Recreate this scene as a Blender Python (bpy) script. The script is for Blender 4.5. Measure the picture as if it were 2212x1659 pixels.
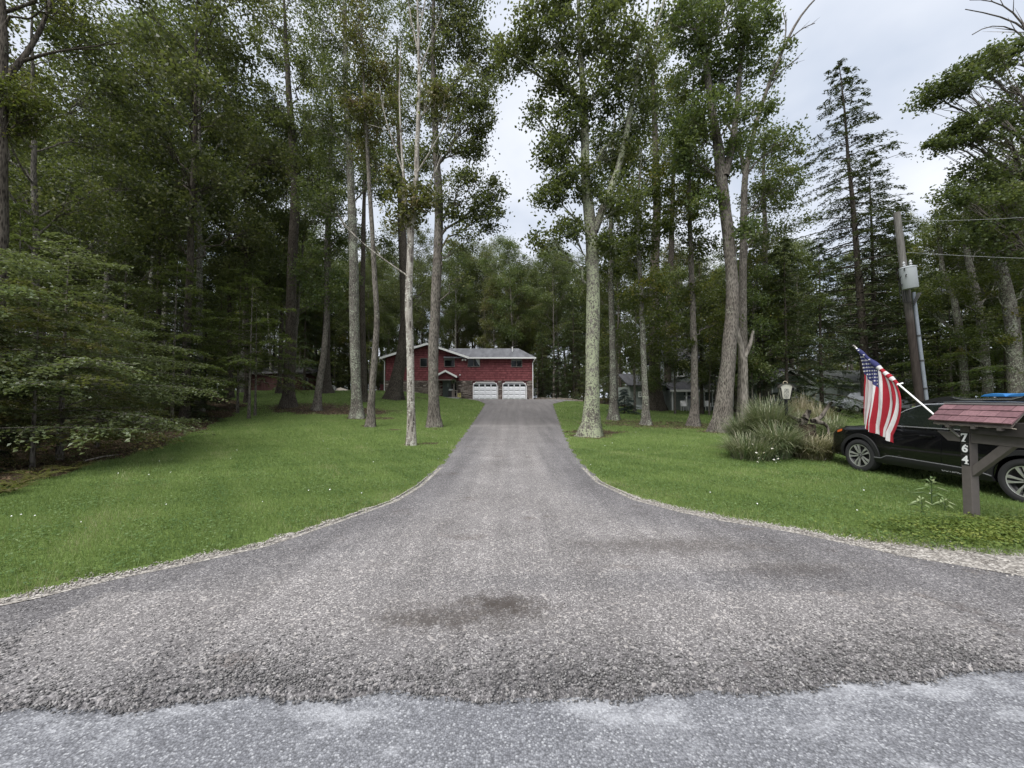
import bpy, bmesh, math, random
import numpy as np
from mathutils import Vector, Matrix

for o in list(bpy.data.objects): bpy.data.objects.remove(o)
SC = bpy.context.scene
COL = SC.collection
R = math.radians
rng = np.random.default_rng(7)
random.seed(7)

# ------------------------------------------------------------------ camera
FPX = 830.8; CXP = 1106.0; CYP = 829.5        # focal length and centre in reference pixels (2212 wide)
EYE = 1.65; PITCH = R(1.9)
cam = bpy.data.cameras.new('camera'); camo = bpy.data.objects.new('camera', cam); COL.objects.link(camo)
cam.sensor_width = 36; cam.lens = 36*FPX/2212; cam.clip_end = 1500; cam.clip_start = .05
camo.location = (0, 0, EYE); camo.rotation_euler = (R(90)+PITCH, 0, 0)
SC.camera = camo

# ------------------------------------------------------------------ sky and sun
SUN_EL, SUN_AZ = R(58), R(215)
w = bpy.data.worlds.new('World'); SC.world = w; w.use_nodes = True
nt = w.node_tree; nt.nodes.clear()
def wn(t, **k):
    n = nt.nodes.new(t)
    for a, b in k.items(): setattr(n, a, b)
    return n
sky = wn('ShaderNodeTexSky', sky_type='NISHITA', sun_disc=False, sun_elevation=SUN_EL, sun_rotation=SUN_AZ)
bg1 = wn('ShaderNodeBackground'); bg1.inputs['Strength'].default_value = .05
nt.links.new(sky.outputs[0], bg1.inputs['Color'])
tc = wn('ShaderNodeTexCoord'); sep = wn('ShaderNodeSeparateXYZ'); nt.links.new(tc.outputs['Generated'], sep.inputs[0])
mz = wn('ShaderNodeMath', operation='MAXIMUM'); nt.links.new(sep.outputs['Z'], mz.inputs[0]); mz.inputs[1].default_value = 0
ad = wn('ShaderNodeMath', operation='ADD'); nt.links.new(mz.outputs[0], ad.inputs[0]); ad.inputs[1].default_value = .30
dx = wn('ShaderNodeMath', operation='DIVIDE'); nt.links.new(sep.outputs['X'], dx.inputs[0]); nt.links.new(ad.outputs[0], dx.inputs[1])
dy = wn('ShaderNodeMath', operation='DIVIDE'); nt.links.new(sep.outputs['Y'], dy.inputs[0]); nt.links.new(ad.outputs[0], dy.inputs[1])
cb = wn('ShaderNodeCombineXYZ'); nt.links.new(dx.outputs[0], cb.inputs[0]); nt.links.new(dy.outputs[0], cb.inputs[1])
n1 = wn('ShaderNodeTexNoise'); n1.inputs['Scale'].default_value = 1.7; n1.inputs['Detail'].default_value = 5; n1.inputs['Roughness'].default_value = .5
nt.links.new(cb.outputs[0], n1.inputs['Vector'])
rp = wn('ShaderNodeValToRGB'); rp.color_ramp.elements[0].position = .33; rp.color_ramp.elements[1].position = .64
rp.color_ramp.elements[0].color = (.50, .565, .68, 1); rp.color_ramp.elements[1].color = (.80, .83, .90, 1)
nt.links.new(n1.outputs['Fac'], rp.inputs[0])
bg2 = wn('ShaderNodeBackground'); nt.links.new(rp.outputs[0], bg2.inputs['Color']); bg2.inputs['Strength'].default_value = .365
n2 = wn('ShaderNodeTexNoise'); n2.inputs['Scale'].default_value = 1.1; n2.inputs['Detail'].default_value = 4
nt.links.new(cb.outputs[0], n2.inputs['Vector'])
rp2 = wn('ShaderNodeValToRGB'); rp2.color_ramp.elements[0].position = .27; rp2.color_ramp.elements[1].position = .40
rp2.color_ramp.elements[0].color = (.35,)*3+(1,); rp2.color_ramp.elements[1].color = (1,)*4
nt.links.new(n2.outputs['Fac'], rp2.inputs[0])
mx = wn('ShaderNodeMixShader'); nt.links.new(rp2.outputs[0], mx.inputs[0]); nt.links.new(bg1.outputs[0], mx.inputs[1]); nt.links.new(bg2.outputs[0], mx.inputs[2])
wo = wn('ShaderNodeOutputWorld'); nt.links.new(mx.outputs[0], wo.inputs[0])
sl = bpy.data.lights.new('sun', 'SUN'); sl.energy = 1.5; sl.angle = R(50); sl.color = (1, .975, .94)
so = bpy.data.objects.new('sun', sl); COL.objects.link(so)
so.rotation_euler = (R(90)-SUN_EL, 0, R(180)-SUN_AZ)
SC.view_settings.view_transform = 'Standard'; SC.view_settings.look = 'None'
SC.view_settings.gamma = 1; SC.view_settings.exposure = 1.75; SC.view_settings.use_curve_mapping = False
SC.cycles.max_bounces = 8; SC.cycles.diffuse_bounces = 7; SC.cycles.transmission_bounces = 6; SC.cycles.glossy_bounces = 2
SC.cycles.caustics_reflective = False; SC.cycles.caustics_refractive = False

# ------------------------------------------------------------------ places
cp, sp_ = math.cos(PITCH), math.sin(PITCH)
def PX(u, v, Y):
    """world point at depth Y seen at reference pixel (u, v)"""
    a = (u-CXP)/FPX; b = (CYP-v)/FPX
    d = Vector((a, cp-b*sp_, sp_+b*cp))
    return Vector((0, 0, EYE)) + d*(Y/d.y)
def ss(a, b, t):
    t = np.clip((np.asarray(t, float)-a)/(b-a), 0, 1); return t*t*(3-2*t)
def H(x, y):
    x = np.asarray(x, float); y = np.asarray(y, float)
    r = 1.36*ss(10, 44, y)*(1-.62*ss(5, 13, x))
    l = .95*ss(-4, -14, x)*ss(16, 42, y)
    n = .035*np.sin(x*.9+1)*np.sin(y*.55+.4)*ss(3, 8, np.abs(x-.5))*ss(4, 8, y)
    return r+l+n
def Hf(x, y): return float(H(x, y))
def GP(u, v):
    """ground point seen at reference pixel (u, v)"""
    lo = .8
    for k in range(4000):
        y = lo+k*.02
        p = PX(u, v, y)
        if p.z <= Hf(p.x, p.y): return Vector((p.x, p.y, Hf(p.x, p.y)))
    return p

# ------------------------------------------------------------------ object helpers
ORG = {}
def link(o, parent=None):
    COL.objects.link(o)
    if parent is not None: o.parent = parent
    return o
def tag(o, label=None, cat=None, group=None, kind=None):
    if label: o['label'] = label
    if cat: o['category'] = cat
    if group: o['group'] = group
    if kind: o['kind'] = kind
    return o
def thing(name, loc, label, cat, group=None, rz=0):
    o = bpy.data.objects.new(name, None); link(o); o.location = loc; o.rotation_euler = (0, 0, rz)
    o.empty_display_size = .1
    ORG[o.name] = Vector(loc) if rz == 0 else Vector((0, 0, 0))
    return tag(o, label, cat, group)
def org(parent):
    while parent is not None and parent.parent is not None: parent = parent.parent
    return ORG.get(parent.name, Vector((0, 0, 0))) if parent is not None else Vector((0, 0, 0))
def meshobj(name, me, parent=None, loc=None):
    o = bpy.data.objects.new(name, me); link(o, parent)
    if loc is not None: o.location = loc
    return o
def np_mesh(name, v, f, mats, var=None, smooth=False, mi=None):
    v = np.asarray(v, np.float32).reshape(-1, 3); f = np.asarray(f, np.int32)
    k = f.shape[1]; m = f.shape[0]
    me = bpy.data.meshes.new(name)
    me.vertices.add(len(v)); me.vertices.foreach_set('co', v.ravel())
    me.loops.add(m*k); me.loops.foreach_set('vertex_index', f.ravel())
    me.polygons.add(m); me.polygons.foreach_set('loop_start', np.arange(0, m*k, k, dtype=np.int32))
    if smooth: me.polygons.foreach_set('use_smooth', np.ones(m, bool))
    for mm in (mats if isinstance(mats, (list, tuple)) else [mats]): me.materials.append(mm)
    if mi is not None: me.polygons.foreach_set('material_index', np.asarray(mi, np.int32))
    if var is not None:
        at = me.attributes.new('var', 'FLOAT', 'POINT'); at.data.foreach_set('value', np.asarray(var, np.float32))
    me.update(calc_edges=True)
    return me
class MB:
    """collects shapes (world coordinates) that become ONE mesh object"""
    def __init__(s): s.v = []; s.f = []; s.mi = []; s.var = []; s.m = 0; s.cur = .5
    def add(s, vs, fs):
        b = len(s.v); s.v += [tuple(x) for x in vs]; s.f += [tuple(i+b for i in f) for f in fs]; s.mi += [s.m]*len(fs); s.var += [s.cur]*len(vs); return s
    def box(s, x0, x1, y0, y1, z0, z1, M=None):
        vs = [Vector((x, y, z)) for z in (z0, z1) for x, y in ((x0, y0), (x1, y0), (x1, y1), (x0, y1))]
        if M is not None: vs = [M @ q for q in vs]
        return s.add(vs, [(3, 2, 1, 0), (4, 5, 6, 7), (0, 1, 5, 4), (1, 2, 6, 5), (2, 3, 7, 6), (3, 0, 4, 7)])
    def prism(s, poly, off):
        """closed polygon (3d points) extruded by vector off"""
        n = len(poly); p = [Vector(q) for q in poly]; off = Vector(off)
        vs = p+[q+off for q in p]
        fs = [tuple(range(n))[::-1], tuple(range(n, 2*n))]+[(i, (i+1) % n, n+(i+1) % n, n+i) for i in range(n)]
        return s.add(vs, fs)
    def beam(s, a, b, w, h, up=(0, 0, 1)):
        a = Vector(a); b = Vector(b); t = (b-a).normalized(); sd = t.cross(Vector(up)).normalized()*(w/2); u = sd.cross(t).normalized()*(h/2)
        return s.prism([a-sd-u, a+sd-u, a+sd+u, a-sd+u], b-a)
    def tube(s, path, rad, n=8, cap=True):
        path = [Vector(p) for p in path]
        if not hasattr(rad, '__len__'): rad = [rad]*len(path)
        vs = []; fs = []
        for i, p in enumerate(path):
            t = (path[min(i+1, len(path)-1)]-path[max(i-1, 0)]).normalized()
            ref = Vector((0, 1, 0)) if abs(t.y) < .8 else Vector((1, 0, 0))
            a = t.cross(ref).normalized(); b = t.cross(a)
            for k in range(n):
                an = 2*math.pi*k/n; vs.append(p+(a*math.cos(an)+b*math.sin(an))*rad[i])
        for i in range(len(path)-1):
            for k in range(n): fs.append((i*n+k, i*n+(k+1) % n, (i+1)*n+(k+1) % n, (i+1)*n+k))
        if cap: fs.append(tuple(range(n))[::-1]); fs.append(tuple(range((len(path)-1)*n, len(path)*n)))
        return s.add(vs, fs)
    def lathe(s, prof, n, M):
        """profile (r, h) spun about local z"""
        vs = []; fs = []
        for r, h in prof:
            for k in range(n):
                an = 2*math.pi*k/n; vs.append(M @ Vector((r*math.cos(an), r*math.sin(an), h)))
        for i in range(len(prof)-1):
            for k in range(n): fs.append((i*n+k, i*n+(k+1) % n, (i+1)*n+(k+1) % n, (i+1)*n+k))
        return s.add(vs, fs)
    def sphere(s, c, r, n=8, m=6, sc=(1, 1, 1)):
        c = Vector(c); vs = []; fs = []
        for i in range(m+1):
            ph = math.pi*i/m
            for k in range(n):
                an = 2*math.pi*k/n; vs.append(c+Vector((r*sc[0]*math.sin(ph)*math.cos(an), r*sc[1]*math.sin(ph)*math.sin(an), r*sc[2]*math.cos(ph))))
        for i in range(m):
            for k in range(n): fs.append((i*n+k, (i+1)*n+k, (i+1)*n+(k+1) % n, i*n+(k+1) % n))
        return s.add(vs, fs)
    def mesh(s, name, mats, O=Vector((0, 0, 0)), smooth=False, bev=0):
        me = bpy.data.meshes.new(name)
        me.from_pydata([(x-O.x, y-O.y, z-O.z) for x, y, z in s.v], [], s.f)
        for m in (mats if isinstance(mats, (list, tuple)) else [mats]): me.materials.append(m)
        me.polygons.foreach_set('material_index', s.mi)
        at = me.attributes.new('var', 'FLOAT', 'POINT'); at.data.foreach_set('value', s.var)
        bm = bmesh.new(); bm.from_mesh(me); bmesh.ops.recalc_face_normals(bm, faces=bm.faces[:])
        if bev: bmesh.ops.bevel(bm, geom=[e for e in bm.edges if e.is_manifold and e.calc_face_angle(0) > .5], offset=bev, segments=2, affect='EDGES', profile=.6)
        bm.to_mesh(me); bm.free()
        if smooth:
            me.polygons.foreach_set('use_smooth', [True]*len(me.polygons))
            me.set_sharp_from_angle(angle=R(40))
        me.update(); return me
    def build(s, name, mats, parent=None, smooth=False, bev=0, kind=None, label=None):
        o = meshobj(name, s.mesh(name, mats, org(parent), smooth, bev), parent)
        if kind: o['kind'] = kind
        if label: o['label'] = label
        return o

# ------------------------------------------------------------------ materials
def newmat(name):
    m = bpy.data.materials.new(name); m.use_nodes = True; t = m.node_tree; t.nodes.clear()
    def N(ty, ins=None, **k):
        n = t.nodes.new(ty)
        for a, b in k.items(): setattr(n, a, b)
        for a, b in (ins or {}).items():
            if isinstance(b, bpy.types.NodeSocket): t.links.new(b, n.inputs[a])
            else: n.inputs[a].default_value = b
        return n
    return m, N
def ramp(N, fac, stops, interp='LINEAR'):
    n = N('ShaderNodeValToRGB', {'Fac': fac}); r = n.color_ramp; r.interpolation = interp
    while len(r.elements) < len(stops): r.elements.new(.5)
    for e, (p, c) in zip(r.elements, stops): e.position = p; e.color = tuple(c)+(1,) if len(c) == 3 else c
    return n.outputs['Color']
def mixc(N, f, a, b, bt='MIX'):
    n = N('ShaderNodeMix', data_type='RGBA', blend_type=bt)
    for i, x in ((0, f), (6, a), (7, b)):
        if isinstance(x, bpy.types.NodeSocket): n.id_data.links.new(x, n.inputs[i])
        else: n.inputs[i].default_value = (tuple(x)+(1,) if hasattr(x, '__len__') and len(x) == 3 else x)
    return n.outputs[2]
def noise(N, vec, sc, det=3, rough=.55):
    return N('ShaderNodeTexNoise', {'Vector': vec, 'Scale': sc, 'Detail': det, 'Roughness': rough}).outputs['Fac']
def mapping(N, vec, scale): return N('ShaderNodeMapping', {'Vector': vec, 'Scale': scale}).outputs[0]
def objco(N): return N('ShaderNodeTexCoord').outputs['Object']
def geoco(N): return N('ShaderNodeNewGeometry').outputs['Position']
def finish(N, col, rough=.7, bump=None, bs=.3, bd=.02, spec=.4, metal=0, **k):
    ins = {'Base Color': col if isinstance(col, bpy.types.NodeSocket) else tuple(col)+(1,), 'Roughness': rough, 'Specular IOR Level': spec, 'Metallic': metal}
    ins.update(k)
    if bump is not None: ins['Normal'] = N('ShaderNodeBump', {'Height': bump, 'Strength': bs, 'Distance': bd}).outputs[0]
    p = N('ShaderNodeBsdfPrincipled', ins); N('ShaderNodeOutputMaterial', {'Surface': p.outputs[0]})
def simple(name, col, rough=.6, spec=.4, metal=0, var=.18, sc=6, **k):
    """plain surface with faint tonal wear"""
    m, N = newmat(name); n = noise(N, objco(N), sc, 5, .6)
    c = mixc(N, n, [q*(1-var) for q in col], [min(1, q*(1+var)) for q in col]); finish(N, c, rough, spec=spec, metal=metal, **k); return m
def varmat(name, stops, rough=.8, sc=8, bs=.3, bd=.01, grain=.25):
    """colour per piece (mesh attribute var) with grain"""
    m, N = newmat(name); a = N('ShaderNodeAttribute', attribute_name='var').outputs['Fac']
    c = ramp(N, a, stops); n = noise(N, objco(N), sc, 6, .65)
    c = mixc(N, 1.0, c, ramp(N, n, [(.25, (1-grain,)*3), (.75, (1+grain*.4,)*3)]), 'MULTIPLY'); finish(N, c, rough, n, bs, bd); return m
def leafmat(name, stops, trans=.5, jitter=.18):
    m, N = newmat(name); a = N('ShaderNodeAttribute', attribute_name='var').outputs['Fac']
    c = ramp(N, a, stops); r = N('ShaderNodeObjectInfo').outputs['Random']
    v = N('ShaderNodeMapRange', {'Value': r, 'To Min': 1-jitter, 'To Max': 1+jitter*.6}).outputs[0]
    h = N('ShaderNodeMapRange', {'Value': r, 'To Min': .485, 'To Max': .51}).outputs[0]
    c = N('ShaderNodeHueSaturation', {'Color': c, 'Value': v, 'Hue': h, 'Saturation': .95}).outputs[0]
    p = N('ShaderNodeBsdfPrincipled', {'Base Color': c, 'Roughness': .42, 'Specular IOR Level': .5})
    t = N('ShaderNodeBsdfTranslucent', {'Color': mixc(N, .5, c, (.16, .2, .03))})
    x = N('ShaderNodeMixShader', {0: trans, 1: p.outputs[0], 2: t.outputs[0]})
    N('ShaderNodeOutputMaterial', {'Surface': x.outputs[0]}); return m
def barkmat(name, dark, light, lich=None, amt=.5, furrow=21):
    m, N = newmat(name); g = objco(N)
    st = mapping(N, g, (1, 1, .17)); n = noise(N, st, furrow, 7, .75)
    vo = N('ShaderNodeTexVoronoi', {'Vector': mapping(N, g, (1, 1, .2)), 'Scale': furrow*1.4}).outputs['Distance']
    mixn = N('ShaderNodeMath', {0: n, 1: vo}, operation='MULTIPLY').outputs[0]
    c = ramp(N, mixn, [(.08, dark), (.34, light)])
    big = noise(N, g, 1.3, 3); c = mixc(N, 1.0, c, ramp(N, big, [(.3, (.72, .70, .68)), (.7, (1.15, 1.15, 1.12))]), 'MULTIPLY')
    if lich:
        l = noise(N, g, 15, 6, .72); lo = noise(N, g, 1.6, 2)
        l2 = N('ShaderNodeMath', {0: l, 1: N('ShaderNodeMath', {0: lo, 1: .35}, operation='MULTIPLY').outputs[0]}, operation='ADD').outputs[0]
        f = ramp(N, l2, [(.90-.2*amt, (0,)*3), (.945-.2*amt, (1,)*3)]); c = mixc(N, f, c, lich)
    finish(N, c, .9, mixn, .9, .03, spec=.15); return m
# ------------------------------------------------------------------ ground, road, driveway
def W2(pts): return [(GP(u, v).x, GP(u, v).y) for u, v in pts]
Lpx = [(0, 1303), (100, 1280), (230, 1250), (400, 1215), (560, 1180), (640, 1155), (740, 1120), (845, 1083), (900, 1050), (958, 1000), (990, 955), (1020, 915), (1036, 892)]
Rpx = [(2212, 1240), (2100, 1221), (1960, 1198), (1850, 1175), (1700, 1145), (1560, 1122), (1480, 1106), (1380, 1080), (1300, 1043), (1260, 1005), (1234, 970), (1212, 922), (1202, 895)]
Lw = [(-40, 1.3), (-16, 1.9), (-9, 2.35)]+W2(Lpx)+[(-2.3, 33), (-3.3, 38), (-4.9, 42.5), (-5.0, 44.2)]
Rw = [(40, 1.5), (16, 2.2), (9, 2.95)]+W2(Rpx)+[(3.5, 33), (5.2, 37.5), (9.5, 40.5), (10.5, 44.2)]
Lw.sort(key=lambda p: p[1]); Rw.sort(key=lambda p: p[1])
Lx, Ly = np.array(Lw).T; Rx, Ry = np.array(Rw).T
def xL(y): return np.interp(y, Ly, Lx)
def xR(y): return np.interp(y, Ry, Rx)
def sl(f, y): return (f(np.asarray(y)+.15)-f(np.asarray(y)-.15))/.3
def dL(x, y): return (xL(y)-x)/np.sqrt(1+sl(xL, y)**2)      # metres left of the drive
def dR(x, y): return (x-xR(y))/np.sqrt(1+sl(xR, y)**2)
def wob(a, b, s):  # smooth value noise from sines
    return (np.sin(a*1.7*s+b*.9*s)+np.sin(a*.6*s-b*2.1*s+1.3)+np.sin(a*3.1*s+b*2.7*s+4))/3
def edge_y(x):    # ragged joint between the public road and the apron
    px = np.array([-40, -2.7, -2.1, -1.45, -.98, -.6, 0, .35, .83, 1.2, 1.55, 1.9, 2.25, 2.7, 40])
    py = np.array([1.9, 2.04, 2.05, 2.14, 2.13, 2.16, 2.11, 2.11, 2.17, 2.15, 2.2, 2.23, 2.25, 2.33, 2.5])
    return np.interp(x, px, py)+.085*(np.abs(x) < 30)+.02*np.sin(x*7)+.012*np.sin(x*17+1)

# forest edge on the left, woods floor elsewhere
FY = [0, 2, 3, 5, 6.5, 8.5, 12, 17, 22, 27, 32, 38, 44, 50]
FX = [-16, -14, -12.5, -9.9, -9.2, -9.7, -11.2, -13.8, -16, -18.5, -24, -31, -36, -38]
LITTER_SHADE_RINGS = tuple((GP(u, v).x, GP(u, v).y, r, r*.75, .66) for u, v, r in ((773, 903, 1.0), (801, 920, .6), (889, 960, .5), (939, 920, .7), (849, 862, 1.3), (1276, 942, 1.1), (1327, 907, .7), (1397, 918, .6), (1500, 920, .8), (1560, 933, 1.2), (1418, 887, 1.4), (684, 886, .9), (622, 880, 1.6)))  # soil litter round trunk bases, its dark tone also standing in for contact shade
def litter(x, y):
    x = np.asarray(x, float); y = np.asarray(y, float)
    n = wob(x, y, 1.1)*.5
    l = ss(.5, -.5, x-np.interp(y, FY, FX)-n)
    l = np.maximum(l, ss(51, 54, y+n)*(x < 8)); l = np.maximum(l, ss(45, 48, y+n))
    l = np.maximum(l, ss(-.5, 1.5, x-(12+.62*np.maximum(y-6, 0)))*ss(15, 13, y))
    for cx, cy, rx, ry, a in ((-11.5, 25.0, 5.0, 2.4, .72), (-8.2, 22.0, 2.0, .9, .6), (7.8, 20.0, 5.5, 2.4, .56), (3.6, 16.6, 1.6, .8, .75), (-2.9, 13.4, .5, .35, .7), (-5.4, 17.5, .6, .4, .6), (-3.4, 17.6, .5, .35, .5), (-9, 36, 2, 1.2, .5), (-14, 26.5, 4, 2.5, .6))+LITTER_SHADE_RINGS:
        d = np.sqrt(((x-cx)/rx)**2+((y-cy)/ry)**2)+wob(x, y, 2.3)*.22; l = np.maximum(l, a*ss(1.15, .55, d))
    return l

def groundmat():
    m, N = newmat('lawn and leaf litter'); g = objco(N)
    a = N('ShaderNodeAttribute', attribute_name='var').outputs['Fac']
    n = noise(N, g, 1.1, 6, .65); f = noise(N, g, 30, 4, .7)
    grass = mixc(N, n, (.112, .17, .045), (.188, .258, .072)); grass = mixc(N, ramp(N, f, [(.35, (0,)*3), (.7, (1,)*3)]), grass, (.028, .045, .012))
    v = N('ShaderNodeTexVoronoi', {'Vector': g, 'Scale': 11}); lit = ramp(N, v.outputs['Color'], [(.2, (.035, .026, .018)), (.5, (.078, .056, .037)), (.85, (.135, .095, .06))])
    lit = mixc(N, ramp(N, f, [(.4, (0,)*3), (.65, (1,)*3)]), lit, (.045, .032, .022))
    mk = N('ShaderNodeMath', {0: a, 1: N('ShaderNodeMapRange', {'Value': noise(N, g, 3.5, 5, .7), 'To Min': -.55, 'To Max': .55}).outputs[0]}, operation='ADD').outputs[0]
    c = mixc(N, ramp(N, mk, [(.42, (0,)*3), (.6, (1,)*3)]), grass, lit)
    finish(N, c, .95, f, .6, .03, spec=.1); return m
xs = np.unique(np.concatenate([np.linspace(-220, -40, 13), np.linspace(-40, -18, 45), np.linspace(-18, 18, 181), np.linspace(18, 45, 55), np.linspace(45, 220, 13)]))
ys = np.unique(np.concatenate([np.linspace(-160, -4, 12), np.linspace(-4, 1.5, 12), np.linspace(1.5, 24, 113), np.linspace(24, 60, 91), np.linspace(60, 320, 27)]))
X, Y = np.meshgrid(xs, ys); Z = H(X, Y)
Z = Z-.12*ss(2.9, 2.2, Y)*ss(-4.0, -3.0, Y)                          # roadbed
inside = (X > xL(Y)) & (X < xR(Y)) & (Y < 44.2); Z = Z-.03*inside
idx = np.arange(X.size).reshape(X.shape)
fq = np.stack([idx[:-1, :-1], idx[:-1, 1:], idx[1:, 1:], idx[1:, :-1]], -1).reshape(-1, 4)
o = meshobj('ground', np_mesh('ground', np.stack([X, Y, Z], -1), fq, groundmat(), litter(X, Y).ravel(), True)); o['kind'] = 'structure'

def drivemat():
    m, N = newmat('asphalt millings'); g = objco(N); sx = N('ShaderNodeSeparateXYZ', {0: g})
    vo = N('ShaderNodeTexVoronoi', {'Vector': g, 'Scale': 105}); v2 = N('ShaderNodeTexVoronoi', {'Vector': g, 'Scale': 45})
    f = noise(N, g, 90, 4, .7)
    cell = N('ShaderNodeSeparateColor', {0: vo.outputs['Color']}).outputs[0]; cell2 = N('ShaderNodeSeparateColor', {0: v2.outputs['Color']}).outputs[1]
    c = ramp(N, cell, [(.0, (.112, .107, .109)), (.45, (.178, .171, .172)), (.8, (.25, .242, .242)), (.97, (.42, .41, .40))])
    c = mixc(N, 1.0, c, ramp(N, vo.outputs['Distance'], [(.25, (1.08,)*3), (.8, (.68,)*3)]), 'MULTIPLY')
    c = mixc(N, ramp(N, cell2, [(.955, (0,)*3), (.97, (.6,)*3)]), c, (.42, .40, .38))
    # worn paler wheel band along the middle, darker loose edges (var = 0 at the edge, 1 in the worn middle)
    a = N('ShaderNodeAttribute', attribute_name='var').outputs['Fac']
    an = N('ShaderNodeMath', {0: a, 1: N('ShaderNodeMapRange', {'Value': noise(N, g, 1.6, 5, .65), 'To Min': -.35, 'To Max': .35}).outputs[0]}, operation='ADD').outputs[0]
    c = mixc(N, 1.0, c, ramp(N, an, [(.1, (.80, .80, .815)), (.45, (.97, .965, .965)), (.85, (1.12, 1.105, 1.09))]), 'MULTIPLY')
    big = noise(N, g, .9, 5, .6); c = mixc(N, 1.0, c, ramp(N, big, [(.28, (.80, .79, .79)), (.7, (1.14, 1.13, 1.13))]), 'MULTIPLY')
    st = noise(N, mapping(N, g, (.7, 1.1, 1)), 1.35, 4, .7)     # brown and dark damp stains
    c = mixc(N, ramp(N, st, [(.60, (0,)*3), (.72, (.55,)*3)]), c, (.085, .066, .055))
    # the far stretch is a finer, browner grade; the change is a pale uneven seam
    yy = N('ShaderNodeMath', {0: sx.outputs[1], 1: N('ShaderNodeMapRange', {'Value': noise(N, g, .8, 3), 'To Min': -1.2, 'To Max': 1.2}).outputs[0]}, operation='ADD').outputs[0]
    yn = N('ShaderNodeMapRange', {'Value': yy, 'From Min': 10, 'From Max': 30}).outputs[0]
    c = mixc(N, ramp(N, yn, [(.05, (0,)*3), (.40, (.45,)*3), (.47, (.8,)*3)]), c, mixc(N, noise(N, mapping(N, g, (2.2, .35, 1)), 1.2, 4), (.115, .106, .102), (.20, .186, .18)))
    c = mixc(N, ramp(N, yn, [(.40, (0,)*3), (.43, (.3,)*3), (.47, (0,)*3)]), c, (.30, .282, .272))
    # tyre tracks as longitudinal streaks
    tr = noise(N, mapping(N, g, (3.2, .16, 1)), 1.0, 3, .5); c = mixc(N, 1.0, c, ramp(N, tr, [(.3, (.84,)*3), (.65, (1.1,)*3)]), 'MULTIPLY')
    # three stains where cars turn out of the drive
    for (cx, cy, rx, ry, am) in ((-.06, 3.08, .40, .22, .85), (-.62, 2.88, .5, .17, .6), (-.35, 2.95, .9, .34, .4), (1.75, 4.3, 1.3, .35, .5), (2.7, 3.7, .8, .22, .45)):
        d = N('ShaderNodeVectorMath', {0: N('ShaderNodeVectorMath', {0: g, 1: (cx, cy, 0)}, operation='SUBTRACT').outputs[0], 1: (1/rx, 1/ry, 0)}, operation='MULTIPLY').outputs[0]
        ln = N('ShaderNodeVectorMath', {0: d}, operation='LENGTH').outputs['Value']
        ln = N('ShaderNodeMath', {0: ln, 1: N('ShaderNodeMapRange', {'Value': noise(N, g, 7, 9, .85), 'To Min': -1.7, 'To Max': 1.7}).outputs[0]}, operation='ADD').outputs[0]
        c = mixc(N, ramp(N, ln, [(.2, (am,)*3), (1.1, (0,)*3)]), c, (.055, .046, .040))
    h = N('ShaderNodeMath', {0: vo.outputs['Distance'], 1: f}, operation='ADD').outputs[0]
    finish(N, c, .92, h, .55, .009, spec=.2); return m
def drive_row(xx, yv, soft):
    dl = np.minimum(np.abs(xx-xL(yv))/np.sqrt(1+sl(xL, yv)**2), np.abs(xR(yv)-xx)/np.sqrt(1+sl(xR, yv)**2))
    dl = np.where((np.abs(xx) < 3.4) & (yv < 3.3), np.maximum(dl, 2), dl)
    zz = H(xx, yv)+.014-.012*ss(.25, 0, dl)+.007*wob(xx, yv, 2)*ss(3.2, 2.2, yv)
    return np.stack([xx, yv, zz], -1), ss(.15, 1.7, dl)*ss(2.1, 3.2, yv)+.25*ss(3.2, 2.4, yv)
GV, GF, GA, nb0 = [], [], [], 0
def add_grid(rows):
    global nb0
    P_ = np.stack([r[0] for r in rows]); A_ = np.stack([r[1] for r in rows]); idx = np.arange(P_.shape[0]*P_.shape[1]).reshape(P_.shape[:2])+nb0
    GF.append(np.stack([idx[:-1, :-1], idx[:-1, 1:], idx[1:, 1:], idx[1:, :-1]], -1).reshape(-1, 4)); GV.append(P_.reshape(-1, 3)); GA.append(A_.ravel()); nb0 += idx.size
XC = np.concatenate([np.linspace(-14, -5, 60), np.linspace(-4.95, 5.95, 328), np.linspace(6, 14, 54)]); rows = []
for yy in np.linspace(0, 1.3, 22):       # front apron: fixed columns from the ragged joint back to y = 3.5
    row_y = 2.2+yy; kk = float(ss(1.2, 0, yy)); xx = np.clip(XC, max(xL(row_y), -14) if yy else -14, min(xR(row_y), 14) if yy else 14)
    rows.append(drive_row(xx, row_y*(1-kk)+(edge_y(xx)+yy)*kk, 0))
sk = rows[0][0].copy(); sk[:, 1] -= .03; sk[:, 2] = -.019; rows.insert(0, (sk, rows[0][1])); add_grid(rows)
T = np.linspace(0, 1, 161); rows = []
for row_y in np.concatenate([3.5+np.linspace(0, 1, 60)**1.25*8.5, np.linspace(12.2, 44.0, 110)]):
    xx = xL(row_y)+(xR(row_y)-xL(row_y))*T; xx = xx+(.05*np.sin(row_y*7)+.03*np.sin(row_y*17))*float(ss(3.5, 4.5, row_y))*((T-.5)*2)**5
    r_ = drive_row(xx, np.full_like(xx, row_y), 0); tk = np.exp(-((T-.34-.03*np.sin(row_y*.22))/.055)**2)+np.exp(-((T-.63-.03*np.sin(row_y*.2+1))/.055)**2)-.8*np.exp(-((T-.485)/.05)**2)
    rows.append((r_[0], r_[1]+.34*tk*float(ss(3.6, 7, row_y))))
add_grid(rows)
o = meshobj('driveway', np_mesh('driveway', np.concatenate(GV), np.concatenate(GF), drivemat(), np.concatenate(GA), True)); o['kind'] = 'structure'

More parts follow.
